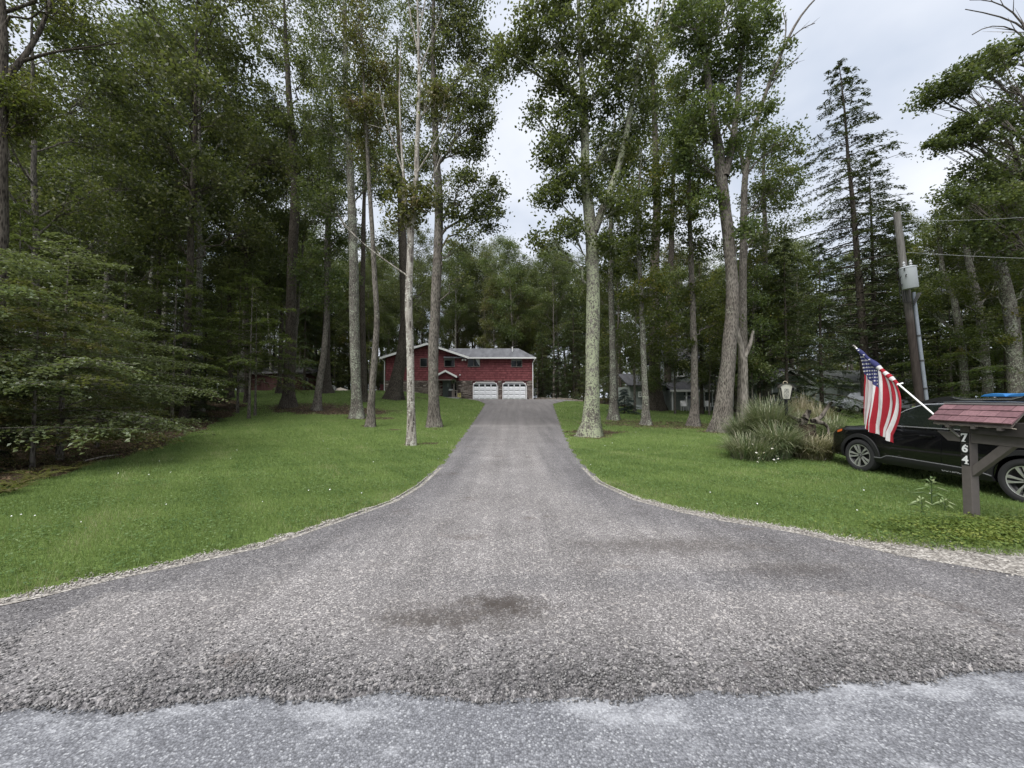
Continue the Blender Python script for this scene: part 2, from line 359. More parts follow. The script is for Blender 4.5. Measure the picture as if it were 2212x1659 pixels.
def roadmat():
    m, N = newmat('worn road asphalt'); g = objco(N)
    vo = N('ShaderNodeTexVoronoi', {'Vector': g, 'Scale': 95}); cell = N('ShaderNodeSeparateColor', {0: vo.outputs['Color']}).outputs[0]
    c = ramp(N, cell, [(0, (.120, .122, .132)), (.5, (.168, .171, .186)), (.85, (.215, .219, .235)), (.98, (.33, .335, .35))])
    c = mixc(N, 1.0, c, ramp(N, vo.outputs['Distance'], [(.3, (1.1,)*3), (.8, (.6,)*3)]), 'MULTIPLY')
    d = noise(N, mapping(N, g, (.8, 1.6, 1)), 1.7, 6, .72); d2 = noise(N, g, 55, 3)
    dd = N('ShaderNodeMath', {0: d, 1: N('ShaderNodeMapRange', {'Value': d2, 'To Min': -.16, 'To Max': .16}).outputs[0]}, operation='ADD').outputs[0]
    sy = N('ShaderNodeSeparateXYZ', {0: g}).outputs[1]
    dd = N('ShaderNodeMath', {0: dd, 1: N('ShaderNodeMapRange', {'Value': sy, 'From Min': 1.85, 'From Max': 2.2, 'To Min': 0, 'To Max': .075}).outputs[0]}, operation='ADD').outputs[0]
    c = mixc(N, ramp(N, dd, [(.53, (0,)*3), (.74, (.62,)*3)]), c, (.46, .468, .49))   # chalky lime dust
    finish(N, c, .88, vo.outputs['Distance'], .6, .006, spec=.25); return m
mb = MB(); nx = 60
for i in range(nx+1):
    x = -150+300*i/nx
    for y in (-4.2, 0, 2.75): mb.v.append((x, y, -.016)); mb.var.append(.5)
for i in range(nx):
    for j in range(2): a = i*3+j; mb.f.append((a, a+3, a+4, a+1)); mb.mi.append(0)
mb.build('road', roadmat())['kind'] = 'structure'

# pale crushed stone verge along both edges of the drive
def vergemat():
    m, N = newmat('pale crushed stone'); g = objco(N); vo = N('ShaderNodeTexVoronoi', {'Vector': g, 'Scale': 38})
    cell = N('ShaderNodeSeparateColor', {0: vo.outputs['Color']}).outputs[0]
    c = ramp(N, cell, [(0, (.18, .165, .15)), (.5, (.34, .315, .285)), (1, (.52, .49, .45))])
    c = mixc(N, 1.0, c, ramp(N, vo.outputs['Distance'], [(.3, (1.05,)*3), (.8, (.5,)*3)]), 'MULTIPLY')
    finish(N, c, .95, vo.outputs['Distance'], .9, .012, spec=.15); return m
VM = vergemat()
def wL(y): return np.maximum(.13*ss(7.0, 3.6, y)+.0+.10*wob(y*3, y, 1.9)*ss(8, 4, y), -.03)
def wR(y): return .16*ss(7.2, 5.5, y)+.75*ss(4.6, 3.7, y)*.9+.05*wob(y*3, y+2, 1.5)*ss(8, 5, y)
V = []
for side, f, wf, sg in (('left', xL, wL, -1), ('right', xR, wR, 1)):
    yy = np.linspace(2.35, 9, 240); s = sl(f, yy); nrm = np.stack([np.ones_like(s), -s], -1)/np.sqrt(1+s*s)[:, None]*sg
    wd = np.maximum(wf(yy), .01); rows = []
    for t in np.linspace(0, 1, 7):
        off = -.12+(wd+.12)*t
        x = f(yy)+nrm[:, 0]*off; y = yy+nrm[:, 1]*off; rows.append(np.stack([x, y, H(x, y)+.012*(1-t)-.002], -1))
    A = np.stack(rows); idx = np.arange(A.shape[0]*A.shape[1]).reshape(A.shape[:2])
    fq = np.stack([idx[:-1, :-1], idx[:-1, 1:], idx[1:, 1:], idx[1:, :-1]], -1).reshape(-1, 4)
    o = meshobj('gravel_verge', np_mesh('gravel_verge', A, fq, VM, None, True)); o['kind'] = 'structure'

# loose stones: real geometry, scattered thickest along the joint with the road
def stones(name, P, S, mat, var):
    """squashed irregular octahedra"""
    n = len(P); base = np.array([(1, 0, 0), (0, 1, 0), (-1, 0, 0), (0, -1, 0), (0, 0, .75), (0, 0, -.5)], float)
    jit = rng.uniform(.65, 1.3, (n, 6, 1)); v = base[None]*jit; an = rng.uniform(0, 6.28, n); ca, sa = np.cos(an)[:, None], np.sin(an)[:, None]
    v = v+rng.normal(0, .15, v.shape)
    v = np.stack([v[..., 0]*ca-v[..., 1]*sa, v[..., 0]*sa+v[..., 1]*ca, v[..., 2]], -1)*S[:, None, None]*np.array([1, .8, .8])+P[:, None, :]
    f = np.array([(0, 1, 4), (1, 2, 4), (2, 3, 4), (3, 0, 4), (1, 0, 5), (2, 1, 5), (3, 2, 5), (0, 3, 5)])
    F = (f[None]+(np.arange(n)*6)[:, None, None]).reshape(-1, 3)
    o = meshobj(name, np_mesh(name, v.reshape(-1, 3), F, mat, np.repeat(var, 6))); o['kind'] = 'stuff'; return o
MST = varmat('loose asphalt stone', [(0, (.08, .077, .076)), (.6, (.19, .183, .18)), (.9, (.33, .32, .31)), (1, (.50, .48, .46))], .92, 60, .3, .004)
n = 15000; x = rng.uniform(-3.6, 4.4, n); d = rng.gamma(1.5, .16, n); clump = wob(x, x*.3, 1.6); keep = rng.random(n) < (.42+1.0*clump)*np.exp(-d*.6)+.5*(d < .09)
x = x[keep]; d = d[keep]; y = edge_y(x)+d-.07; s = rng.uniform(.004, .0115, len(x))*(1.15-.35*np.minimum(d, 1))
P = [np.stack([x, y, np.where(d < .075, -.016+.030*np.clip((d-.04)/.035, 0, 1), H(x, y)+.014)+s*.25+.018*rng.random(len(x))*np.exp(-d*5)], -1)]; S = [s]; VR = [rng.beta(1.5, 2.2, len(x))]
n = 12000; x = rng.uniform(-5.5, 7, n); y = 2.2+rng.gamma(1.6, 1.1, n); k = (x > xL(y)+.05) & (x < xR(y)-.05) & (y < 9); x, y = x[k], y[k]
s = rng.uniform(.004, .009, len(x)); P.append(np.stack([x, y, H(x, y)+.014+s*.2], -1)); S.append(s); VR.append(rng.beta(2, 1.6, len(x)))
stones('loose_stones', np.concatenate(P), np.concatenate(S), MST, np.concatenate(VR))
MPS = varmat('pale gravel stone', [(0, (.16, .145, .13)), (.5, (.34, .315, .285)), (1, (.56, .53, .49))], .92, 60, .3, .004)
n = 9000; y = rng.uniform(2.4, 8, n); sd = rng.random(n) < .45
off = rng.normal(.4, .45, n); wl = np.where(sd, wL(y), wR(y)); fx = np.where(sd, xL(y), xR(y)); sp = np.where(sd, sl(xL, y), sl(xR, y)); sg = np.where(sd, -1, 1)
x = fx+sg*off*wl/np.sqrt(1+sp**2); yy = y-sg*sp*off*wl/np.sqrt(1+sp**2); s = rng.uniform(.005, .014, n); k = (np.abs(x) < 9) & (yy > 2.3)
stones('gravel', np.stack([x, yy, H(x, yy)+.008+s*.2], -1)[k], s[k], MPS, rng.random(k.sum()))

# ------------------------------------------------------------------ grass blades
def blades(name, x, y, hgt, wid, mat, var, lean=.45):
    n = len(x); an = rng.uniform(0, 6.28, n); la = rng.uniform(0, 6.28, n); ln = rng.random(n)*lean+.1
    b = np.stack([x, y, H(x, y)-.008], -1); sd = np.stack([np.cos(an), np.sin(an), 0*an], -1)*(wid/2)[:, None]
    tip = b+np.stack([np.cos(la)*ln*hgt, np.sin(la)*ln*hgt, hgt], -1)
    v = np.stack([b-sd, b+sd, tip], 1).reshape(-1, 3); f = np.arange(n*3).reshape(-1, 3)
    o = meshobj(name, np_mesh(name, v, f, mat, np.repeat(var, 3))); o['kind'] = 'stuff'; return o
MGR = leafmat('grass blade', [(0, (.088, .148, .040)), (.4, (.176, .262, .068)), (.75, (.262, .345, .105)), (.92, (.34, .345, .15)), (1, (.44, .41, .24))], .35, 0)
bx, by, bh, bw, bv = [], [], [], [], []
for (x0, x1, y0, y1, dens, hh, ww) in ((-9.5, -.8, 2.4, 7.5, 3600, .055, .005), (1.2, 12.5, 2.9, 7.5, 3600, .055, .005), (-13, 14, 7.5, 13, 1300, .06, .008), (-20, 20, 13, 22, 420, .065, .013), (-30, 26, 22, 46, 110, .075, .026)):
    n = int((x1-x0)*(y1-y0)*dens); x = rng.uniform(x0, x1, n); y = rng.uniform(y0, y1, n)
    k = (np.abs(x) < 1.42*y+.4); x, y = x[k], y[k]
    out = np.where(x < (xL(y)+xR(y))/2, dL(x, y)-wL(y)*1.0, dR(x, y)-wR(y)*1.0)
    pl = litter(x, y)
    k = (out+.06*rng.normal(size=len(x)) > .0) & (rng.random(len(x)) > ss(.15, .8, pl)*.93) & ~((x > -14.5) & (x < 2.7) & (y > 43.4))
    x, y, out, pl = x[k], y[k], out[k], pl[k]
    patch = wob(x, y, .9)*.5+.5; patch2 = wob(x, y, 2.6)*.5+.5
    rough = 1+1.3*np.exp(-out*2.2)*(y < 6)*(rng.random(len(x)) < .22)
    bx.append(x); by.append(y); bh.append(hh*rng.uniform(.55, 1.35, len(x))*rough*(.8+.35*patch2)); bw.append(ww*rng.uniform(.7, 1.4, len(x)))
    bv.append(np.clip(.0+.34*patch2+.52*patch+rng.normal(0, .2, len(x))+.25*pl+.22*np.exp(-np.maximum(out, 0)*5), 0, 1))
blades('grass', *map(np.concatenate, (bx, by, bh, bw)), MGR, np.concatenate(bv))
print('blades', sum(map(len, bx)))
# ------------------------------------------------------------------ trees
class Geo:
    """numpy collector for tubes (quads) and leaves (quads)"""
    def __init__(s): s.v = []; s.f = []; s.n = 0; s.var = []
    def tube(s, path, rad, k=6, flare=0, lump=0, var=.5):
        p = np.asarray(path, float); r = np.asarray(rad, float); n = len(p)
        t = np.gradient(p, axis=0); t /= np.linalg.norm(t, axis=1)[:, None]+1e-9
        ref = np.array([0, 1., 0]) if abs(t[:, 1]).max() < .85 else np.array([1., 0, 0])
        a = np.cross(t, ref); a /= np.linalg.norm(a, axis=1)[:, None]+1e-9; b = np.cross(t, a)
        th = np.linspace(0, 2*np.pi, k, endpoint=False)
        rr = np.repeat(r[:, None], k, 1)
        if flare:
            h = p[:, 2]-p[0, 2]
            ph = rng.uniform(0, 6.28)
            rr = rr*(1+flare*np.exp(-h/(.32+r[0]*.5))[:, None]*(.55+.45*np.cos(th*4+ph)+.35*np.cos(th*3+2*ph)))
        if lump: rr = rr*(1+lump*np.sin(th[None]*2+p[:, 2:3]*1.7)*.5+rng.normal(0, lump*.35, rr.shape))
        v = p[:, None]+rr[..., None]*(a[:, None]*np.cos(th)[None, :, None]+b[:, None]*np.sin(th)[None, :, None])
        i = np.arange(n-1)[:, None]*k; j = np.arange(k)[None]; j2 = (j+1) % k
        f = np.stack([i+j, i+j2, i+k+j2, i+k+j], -1).reshape(-1, 4)+s.n
        s.v.append(v.reshape(-1, 3)); s.f.append(f); s.var.append(np.full(n*k, var)); s.n += n*k
    def leaves(s, pos, axis, nrm, L, W, var):
        n = len(pos); nrm = nrm/(np.linalg.norm(nrm, axis=1)[:, None]+1e-9)
        a = axis-nrm*np.sum(axis*nrm, 1)[:, None]; a /= np.linalg.norm(a, axis=1)[:, None]+1e-9; b = np.cross(nrm, a)
        L = L*rng.uniform(.65, 1.3, n)[:, None]; W = W*rng.uniform(.7, 1.3, n)[:, None]
        fold = nrm*W*.22
        v = np.stack([pos-a*L/2, pos+b*W/2+fold, pos+a*L/2-nrm*L*.12, pos-b*W/2+fold], 1).reshape(-1, 3)
        s.v.append(v); s.f.append(np.arange(n*4).reshape(-1, 4)+s.n); s.var.append(np.repeat(var, 4)); s.n += n*4
    def mesh(s, name, mat, O=(0, 0, 0), smooth=False):
        return np_mesh(name, np.concatenate(s.v)-np.asarray(O, float), np.concatenate(s.f), mat, np.concatenate(s.var), smooth)
def unit(n):
    v = rng.normal(size=(n, 3)); return v/np.linalg.norm(v, axis=1)[:, None]
def cluster(g, C, per, sig, L, W, up=.7, tone=0, droop=0):
    """leaves gathered round twig ends, each clump with a tone of its own"""
    C = np.asarray(C); n = len(C)*per; c = np.repeat(C, per, 0)
    pos = c+rng.normal(size=(n, 3))*np.asarray(sig)*np.repeat(rng.uniform(.45, .95, len(C)), per)[:, None]
    nrm = unit(n)+np.array([0, 0, up]); ax = unit(n)+np.array([0, 0, -droop])
    tv = np.repeat(rng.normal(.42+tone, .22, len(C)), per)+rng.normal(0, .14, n)
    g.leaves(pos, ax, nrm, L, W, np.clip(tv, 0, 1))
def spline(P, n):
    P = np.asarray(P, float)
    if len(P) == 2: return P[0]+(P[1]-P[0])*np.linspace(0, 1, n)[:, None]
    d = np.concatenate([[0], np.cumsum(np.linalg.norm(np.diff(P, axis=0), axis=1))]); t = np.linspace(0, d[-1], n)
    Q = np.stack([np.interp(t, d, P[:, i]) for i in range(P.shape[1])], -1)
    for _ in range(2): Q[1:-1] = Q[1:-1]*.5+(Q[:-2]+Q[2:])*.25
    return Q
def limb(g, trunk, tr, C, k=5, frac=.45, rmin=.015):
    """curved limb from the trunk to point C; returns its path and radii"""
    C = np.asarray(C, float); hd = np.hypot(*(trunk[:, :2]-C[:2]).T); want = C[2]-.75*hd-.4
    i = int(np.argmin(np.abs(trunk[:, 2]-want))); i = min(max(i, int(len(trunk)*.18)), len(trunk)-2)
    p0 = trunk[i]; d = C-p0; L = np.linalg.norm(d)
    p1 = p0+np.array([d[0]*.42, d[1]*.42, d[2]*.55+.1*L*(.5-rng.random())]); t = np.linspace(0, 1, 8)[:, None]
    p = (1-t)**2*p0+2*t*(1-t)*p1+t*t*C; p[1:-1] += rng.normal(0, .035*min(L, 4)**.8, (6, 3))
    r0 = max(rmin, min(tr[i]*frac, .012+.018*L)); r = r0*(1-.78*t[:, 0])
    g.tube(p, r, k); return p, r
def leaf_tree(trunk, tr, blobs, per=72, L=.132, W=.088, sig=.30, twig=True, tone=0, g=None, lf=None, ktr=12, flare=.7, lump=.06, droop=.3):
    g = g or Geo(); lf = lf or Geo()
    trunk = np.asarray(trunk); g.tube(trunk, tr, ktr, flare, lump)
    for (c, rad, n) in blobs:
        c = np.asarray(c, float); rad = np.asarray(rad, float); p, r = limb(g, trunk, tr, c)
        e = unit(n)*rng.uniform(.35, 1, (n, 1))**.6*rad+c
        cluster(lf, e, per, np.array([sig, sig, sig*.7]), L, W, .7, tone+rng.normal(0, .07), droop)
        if twig:
            for q in e:
                j = rng.integers(3, 8); m = (p[j]+q)/2+rng.normal(0, .12, 3); g.tube(np.array([p[j], m, q]), [r[j]*.45+.005, .012, .005], 3)
    return g, lf
MB_DARK = barkmat('dark furrowed bark', (.022, .018, .015), (.11, .095, .08), (.22, .235, .17), .35)
MB_GREY = barkmat('grey ridged bark', (.04, .035, .031), (.205, .185, .165), (.33, .345, .27), .55)
MB_LICH = barkmat('lichen covered bark', (.045, .04, .035), (.20, .185, .165), (.31, .335, .225), 1.25)
MB_SPOT = barkmat('lichen spotted bark', (.05, .045, .04), (.20, .185, .165), (.36, .385, .30), .95)
MB_PALE = barkmat('pale peeling bark', (.075, .062, .055), (.36, .33, .30), (.50, .49, .43), .95, 9)
MB_DEAD = barkmat('weathered bare wood', (.10, .09, .08), (.33, .30, .27), None, 0, 10)
OAK = [(0, (.042, .062, .026)), (.4, (.098, .126, .045)), (.75, (.155, .18, .066)), (1, (.22, .222, .09))]
ML_OAK = leafmat('dark hardwood leaf', OAK)
ML_MID = leafmat('mid green leaf', [(0, (.044, .070, .022)), (.45, (.096, .134, .040)), (.8, (.148, .182, .058)), (1, (.21, .225, .08))])
ML_YEL = leafmat('yellowing leaf', [(0, (.045, .065, .014)), (.5, (.095, .12, .022)), (.8, (.16, .165, .03)), (1, (.27, .22, .035))])
ML_AUT = leafmat('browning leaf', [(0, (.06, .07, .024)), (.5, (.125, .125, .042)), (.8, (.19, .155, .06)), (1, (.24, .16, .075))])
ML_BEE = leafmat('pale beech leaf', [(0, (.070, .098, .045)), (.5, (.135, .168, .075)), (.85, (.19, .215, .10)), (1, (.25, .25, .125))], .4)
ML_HEM = leafmat('hemlock needle', [(0, (.026, .048, .021)), (.5, (.060, .092, .037)), (.85, (.10, .132, .050)), (1, (.135, .16, .06))], .15)
ML_SPR = leafmat('blue spruce needle', [(0, (.020, .038, .036)), (.5, (.04, .066, .064)), (1, (.075, .105, .10))], .1)

def add_tree(name, base, g, lf, bark, leaf, label, cat='tree', group=None, rz=0):
    base = Vector(base); t = thing(name, base, label, cat, group)
    meshobj('trunk', g.mesh('trunk', bark, base, True), t)
    if lf is not None and lf.n: meshobj('crown', lf.mesh('crown', leaf, base), t)
    return t
def px_path(pts, Y, sway=0):
    """trunk path given as (u, v, width in px) at depth Y; depth drifts a little"""
    out = []; rr = []
    for i, (u, v, wd) in enumerate(pts):
        p = PX(u, v, Y+sway*i); out.append(tuple(p)); rr.append(wd/FPX*(Y+sway*i)/2)
    return np.array(out), np.array(rr)
def key_tree(name, pts, blobs, bark, leaf, label, Y=None, dens=1.0, forks=(), bare=(), sway=0, group=None, **kw):
    """a tree whose trunk and crown masses were measured in the photograph, built at its real distance"""
    b = GP(pts[0][0], pts[0][1]) if Y is None else None
    Y = b.y if b is not None else Y
    P, r = px_path(pts, Y, sway)
    gz = Hf(P[0][0], P[0][1]); P[0][2] = min(P[0][2], gz)-.08
    n = 34; S = spline(np.concatenate([P, r[:, None]], 1), n); trunk, tr = S[:, :3], S[:, 3]
    trunk[2:, :2] += np.cumsum(rng.normal(0, .012, (n-2, 2)), 0)*.8
    g = Geo(); lf = Geo(); B = []
    for (u, v, ru, rv, m) in blobs:
        d = Y+rng.normal(0, .16)*ru*Y/FPX*2; c = PX(u, v, d); s = d/FPX
        B.append((c, (ru*s, .5*(ru+rv)*s, rv*s), max(4, int(m*dens*1.25))))
    for fk in forks:
        Q, q = px_path(fk, Y, sway); Sf = spline(np.concatenate([Q, q[:, None]], 1), 20); g.tube(Sf[:, :3], Sf[:, 3], 9, 0, .05)
    for br in bare:
        Q, q = px_path(br, Y, rng.normal(0, .15)); Sf = spline(np.concatenate([Q, q[:, None]], 1), 9); g.tube(Sf[:, :3], np.maximum(Sf[:, 3], .008), 4)
        for _ in range(3):
            j = rng.integers(3, 8); e = Sf[j, :3]+(Sf[8, :3]-Sf[0, :3])*rng.uniform(.15, .3)+rng.normal(0, .25, 3); g.tube(np.array([Sf[j, :3], e]), [Sf[j, 3]*.6+.004, .004], 3)
    leaf_tree(trunk, tr, B, g=g, lf=lf, **kw)
    return add_tree(name, (P[0][0], P[0][1], gz), g, lf, bark, leaf, label, group=group)

# --- the trees standing in the left lawn
key_tree('oak_tree', [(773, 903, 25), (770, 860, 21), (766, 700, 21), (764, 550, 19), (757, 400, 16), (748, 200, 12), (745, 0, 8), (744, -90, 4)],
  [(700, 60, 60, 60, 24), (780, 90, 60, 60, 24), (720, 170, 60, 50, 22), (800, 190, 50, 50, 18), (690, 260, 60, 50, 20), (780, 280, 55, 50, 20), (730, 350, 60, 40, 16), (820, 360, 50, 40, 14), (700, -20, 70, 60, 22), (790, -30, 70, 60, 22), (690, 430, 60, 35, 10)],
  MB_SPOT, ML_OAK, 'tall oak with a thick trunk spotted by pale lichen on the left lawn', sig=.4)
key_tree('slender_tree', [(801, 922, 18), (803, 860, 15), (812, 760, 13), (815, 690, 12), (807, 520, 10), (800, 350, 8), (790, 180, 5), (785, 60, 3)],
  [(800, 150, 40, 50, 14), (770, 230, 40, 40, 12), (830, 250, 45, 40, 14), (800, 330, 45, 40, 12), (850, 160, 40, 50, 10), (780, 60, 45, 50, 12)],
  MB_GREY, ML_AUT, 'slender leaning grey tree beside the lichen spotted oak on the left lawn', sig=.35)
key_tree('dying_tree', [(889, 962, 21), (889, 900, 17), (886, 760, 16), (885, 640, 16), (888, 520, 15), (899, 420, 12), (903, 300, 10), (905, 160, 7), (903, 60, 5), (900, -60, 3)],
  [(905, 430, 45, 30, 9), (870, 470, 35, 30, 7), (935, 215, 40, 30, 9), (850, 400, 30, 25, 5)],
  MB_PALE, ML_AUT, 'pale half bare tree with peeling bark, nearest the camera on the left lawn', sig=.26, flare=.45,
  forks=[[(886, 530, 9), (876, 430, 7), (868, 330, 5), (862, 200, 3), (866, 90, 2)]],
  bare=[[(905, 160, 5), (930, 90, 3), (955, 30, 2)], [(903, 110, 5), (890, 50, 3), (880, -10, 2)], [(904, 80, 4), (915, 20, 3), (925, -40, 2)], [(897, 380, 5), (940, 310, 3), (975, 240, 2)], [(890, 470, 4), (930, 400, 3), (955, 330, 2)], [(870, 370, 4), (830, 250, 2), (820, 190, 2)], [(886, 600, 4), (800, 540, 2), (735, 480, 1)]])
key_tree('oak_tree', [(939, 922, 27), (937, 880, 23), (934, 800, 22), (938, 690, 22), (946, 560, 20), (950, 430, 18), (940, 300, 14), (935, 150, 11), (938, 20, 8), (940, -90, 4)],
  [(1045, 470, 42, 32, 16), (1062, 425, 32, 34, 13), (1010, 410, 48, 45, 18), (965, 450, 40, 35, 12), (1000, 310, 50, 45, 22), (1030, 255, 42, 45, 18), (1020, 190, 50, 50, 22), (960, 230, 55, 50, 20), (1050, 120, 48, 50, 20), (980, 90, 60, 60, 26), (920, 330, 45, 45, 14), (915, 130, 50, 60, 20), (1000, 20, 55, 50, 20), (930, 10, 60, 60, 22), (950, -70, 80, 50, 24), (1000, 520, 40, 25, 7), (990, 600, 28, 16, 4)],
  MB_GREY, ML_OAK, 'leafy oak by the left edge of the driveway, its crown over the red house', sig=.33)
key_tree('leaning_tree', [(849, 862, 33), (858, 815, 26), (868, 770, 24), (877, 700, 22), (873, 600, 20), (866, 480, 17), (862, 330, 13), (858, 200, 8), (856, 80, 4)],
  [(850, 300, 60, 50, 20), (820, 400, 50, 40, 14), (890, 230, 50, 50, 18), (840, 180, 60, 50, 20), (870, 90, 60, 60, 20), (910, 370, 50, 40, 14), (830, 540, 40, 30, 8), (920, 620, 30, 20, 5)],
  MB_DARK, ML_OAK, 'dark trunked tree leaning right at the left corner of the red house', sig=.5, L=0.195, W=0.121)
key_tree('shaded_tree', [(622, 880, 29), (624, 840, 23), (628, 720, 20), (634, 560, 19), (640, 400, 18), (628, 250, 13), (620, 100, 9), (615, 0, 5)],
  [(600, 100, 60, 60, 22), (670, 140, 60, 60, 22), (580, 220, 60, 50, 20), (660, 270, 60, 50, 20), (610, 350, 60, 40, 16), (690, 380, 50, 40, 14), (560, 330, 50, 50, 16), (630, 0, 70, 60, 20), (560, 20, 60, 60, 18)],
  MB_DARK, ML_OAK, 'thick nearly black trunk in deep shade before the brown shed', sig=.45, L=0.171, W=0.108)
key_tree('young_tree', [(684, 886, 17), (689, 840, 14), (700, 770, 12), (706, 680, 10), (702, 540, 8), (706, 400, 5), (710, 300, 3)],
  [(700, 640, 45, 35, 12), (740, 600, 40, 30, 10), (670, 580, 40, 35, 10), (710, 530, 50, 40, 14), (730, 460, 45, 40, 12), (690, 420, 45, 40, 12), (720, 340, 40, 40, 10)],
  MB_GREY, ML_MID, 'young brown trunked tree standing in the bare needle patch', sig=.4, L=0.159, W=0.101)
key_tree('slim_dark_tree', [(703, 849, 23), (704, 800, 17), (705, 680, 14), (708, 520, 12), (712, 350, 9), (716, 200, 4)],
  [(690, 330, 60, 50, 16), (740, 260, 60, 50, 16), (700, 190, 60, 50, 16), (660, 430, 50, 40, 10)],
  MB_DARK, ML_OAK, 'dark tree right behind the young tree, near the far end of the left lawn', sig=.6, L=0.22, W=0.135)
key_tree('slim_dark_tree', [(787, 868, 15), (786, 800, 12), (784, 650, 11), (786, 500, 9), (790, 350, 6), (792, 220, 3)],
  [(800, 420, 50, 40, 12), (770, 350, 50, 50, 12), (810, 290, 50, 50, 12), (780, 230, 40, 40, 10)],
  MB_DARK, ML_OAK, 'thin dark tree hidden behind the lichen spotted oak', sig=.5, L=0.195, W=0.121)
# --- right of the driveway
key_tree('oak_tree', [(1276, 942, 36), (1278, 900, 31), (1281, 800, 30), (1283, 700, 29), (1282, 560, 28), (1279, 480, 26), (1266, 380, 20), (1266, 250, 16), (1258, 120, 12), (1252, 0, 8), (1250, -110, 4)],
  [(1112, 120, 48, 48, 20), (1160, 70, 52, 55, 22), (1195, 165, 42, 45, 16), (1255, 60, 70, 65, 30), (1325, 70, 60, 65, 24), (1222, 265, 50, 55, 22), (1295, 200, 60, 65, 24), (1195, 330, 36, 40, 13), (1245, 395, 55, 50, 20), (1320, 330, 50, 50, 16), (1190, 420, 34, 32, 10), (1340, 430, 50, 50, 14), (1375, 130, 55, 60, 18), (1385, 250, 50, 55, 14), (1225, 500, 45, 35, 10), (1330, 520, 45, 35, 9), (1190, -30, 70, 50, 20), (1320, -40, 80, 50, 22), (1270, -120, 90, 60, 24), (1150, 250, 22, 26, 5), (1170, 510, 30, 22, 5)],
  MB_LICH, ML_MID, 'thickest oak right of the driveway, its trunk covered in pale green lichen', sig=.3, L=0.14, W=0.0918, flare=1.0, lump=.08,
  forks=[[(1284, 500, 18), (1300, 455, 16), (1332, 380, 14), (1352, 300, 12), (1368, 200, 10), (1394, 120, 8), (1420, 50, 6), (1445, -30, 4)], [(1268, 230, 9), (1225, 185, 7), (1170, 145, 5), (1115, 120, 3)], [(1370, 200, 7), (1378, 110, 6), (1398, 30, 4), (1405, -40, 3)]],
  bare=[[(1392, 130, 4), (1360, 90, 3), (1340, 60, 2)]])
key_tree('slender_tree', [(1327, 907, 20), (1325, 860, 15), (1322, 760, 13), (1318, 620, 12), (1316, 480, 9), (1320, 340, 6), (1325, 240, 3)],
  [(1330, 560, 45, 35, 12), (1290, 600, 40, 30, 9), (1350, 480, 45, 40, 13), (1310, 420, 50, 40, 13), (1350, 360, 45, 45, 12), (1320, 290, 45, 45, 12), (1360, 640, 40, 25, 7)],
  MB_SPOT, ML_MID, 'slender mottled tree just left of the small blue spruce', sig=.42, L=0.159, W=0.101)
key_tree('slender_tree', [(1397, 918, 19), (1394, 870, 13), (1388, 780, 12), (1384, 680, 11), (1374, 560, 9), (1372, 430, 6), (1380, 320, 3)],
  [(1400, 620, 45, 30, 12), (1365, 560, 45, 35, 12), (1410, 500, 45, 40, 14), (1370, 440, 45, 40, 13), (1420, 400, 45, 40, 13), (1385, 340, 45, 40, 12), (1420, 680, 40, 22, 8)],
  MB_SPOT, ML_YEL, 'thin pale tree with yellow green leaves right of the small blue spruce', sig=.4, L=0.146, W=0.0945)
key_tree('forest_tree', [(1418, 887, 36), (1416, 850, 26), (1412, 740, 22), (1412, 600, 20), (1420, 450, 17), (1415, 300, 13), (1410, 180, 8), (1405, 90, 4)],
  [(1400, 150, 50, 55, 18), (1450, 220, 55, 50, 20), (1390, 270, 50, 50, 18), (1450, 330, 55, 50, 18), (1400, 400, 50, 40, 14), (1470, 440, 50, 40, 14), (1420, 90, 50, 50, 16)],
  MB_DARK, ML_OAK, 'dark stout tree at the left corner of the grey clapboard house', sig=.6, L=0.22, W=0.135)
key_tree('forest_tree', [(1441, 884, 24), (1441, 840, 16), (1444, 720, 14), (1450, 560, 12), (1455, 400, 9), (1462, 260, 4)],
  [(1460, 330, 50, 50, 14), (1500, 400, 50, 40, 12), (1440, 250, 50, 50, 14), (1490, 270, 50, 50, 14)],
  MB_DARK, ML_MID, 'narrow dark tree close beside the stout tree by the grey house', sig=.6, L=0.22, W=0.135)
key_tree('split_bark_tree', [(1500, 920, 23), (1500, 880, 15), (1499, 780, 14), (1495, 660, 12), (1488, 520, 10), (1485, 400, 8), (1490, 280, 5), (1495, 170, 3)],
  [(1540, 695, 50, 14, 10), (1470, 745, 30, 12, 5), (1500, 640, 40, 22, 8), (1510, 520, 45, 40, 13), (1470, 460, 45, 40, 13), (1520, 400, 45, 40, 14), (1480, 330, 50, 45, 14), (1520, 250, 45, 45, 14), (1480, 180, 45, 45, 12)],
  MB_GREY, ML_YEL, 'thin tree with split bark and yellow lower leaves on the right lawn', sig=.38, L=0.146, W=0.0945)
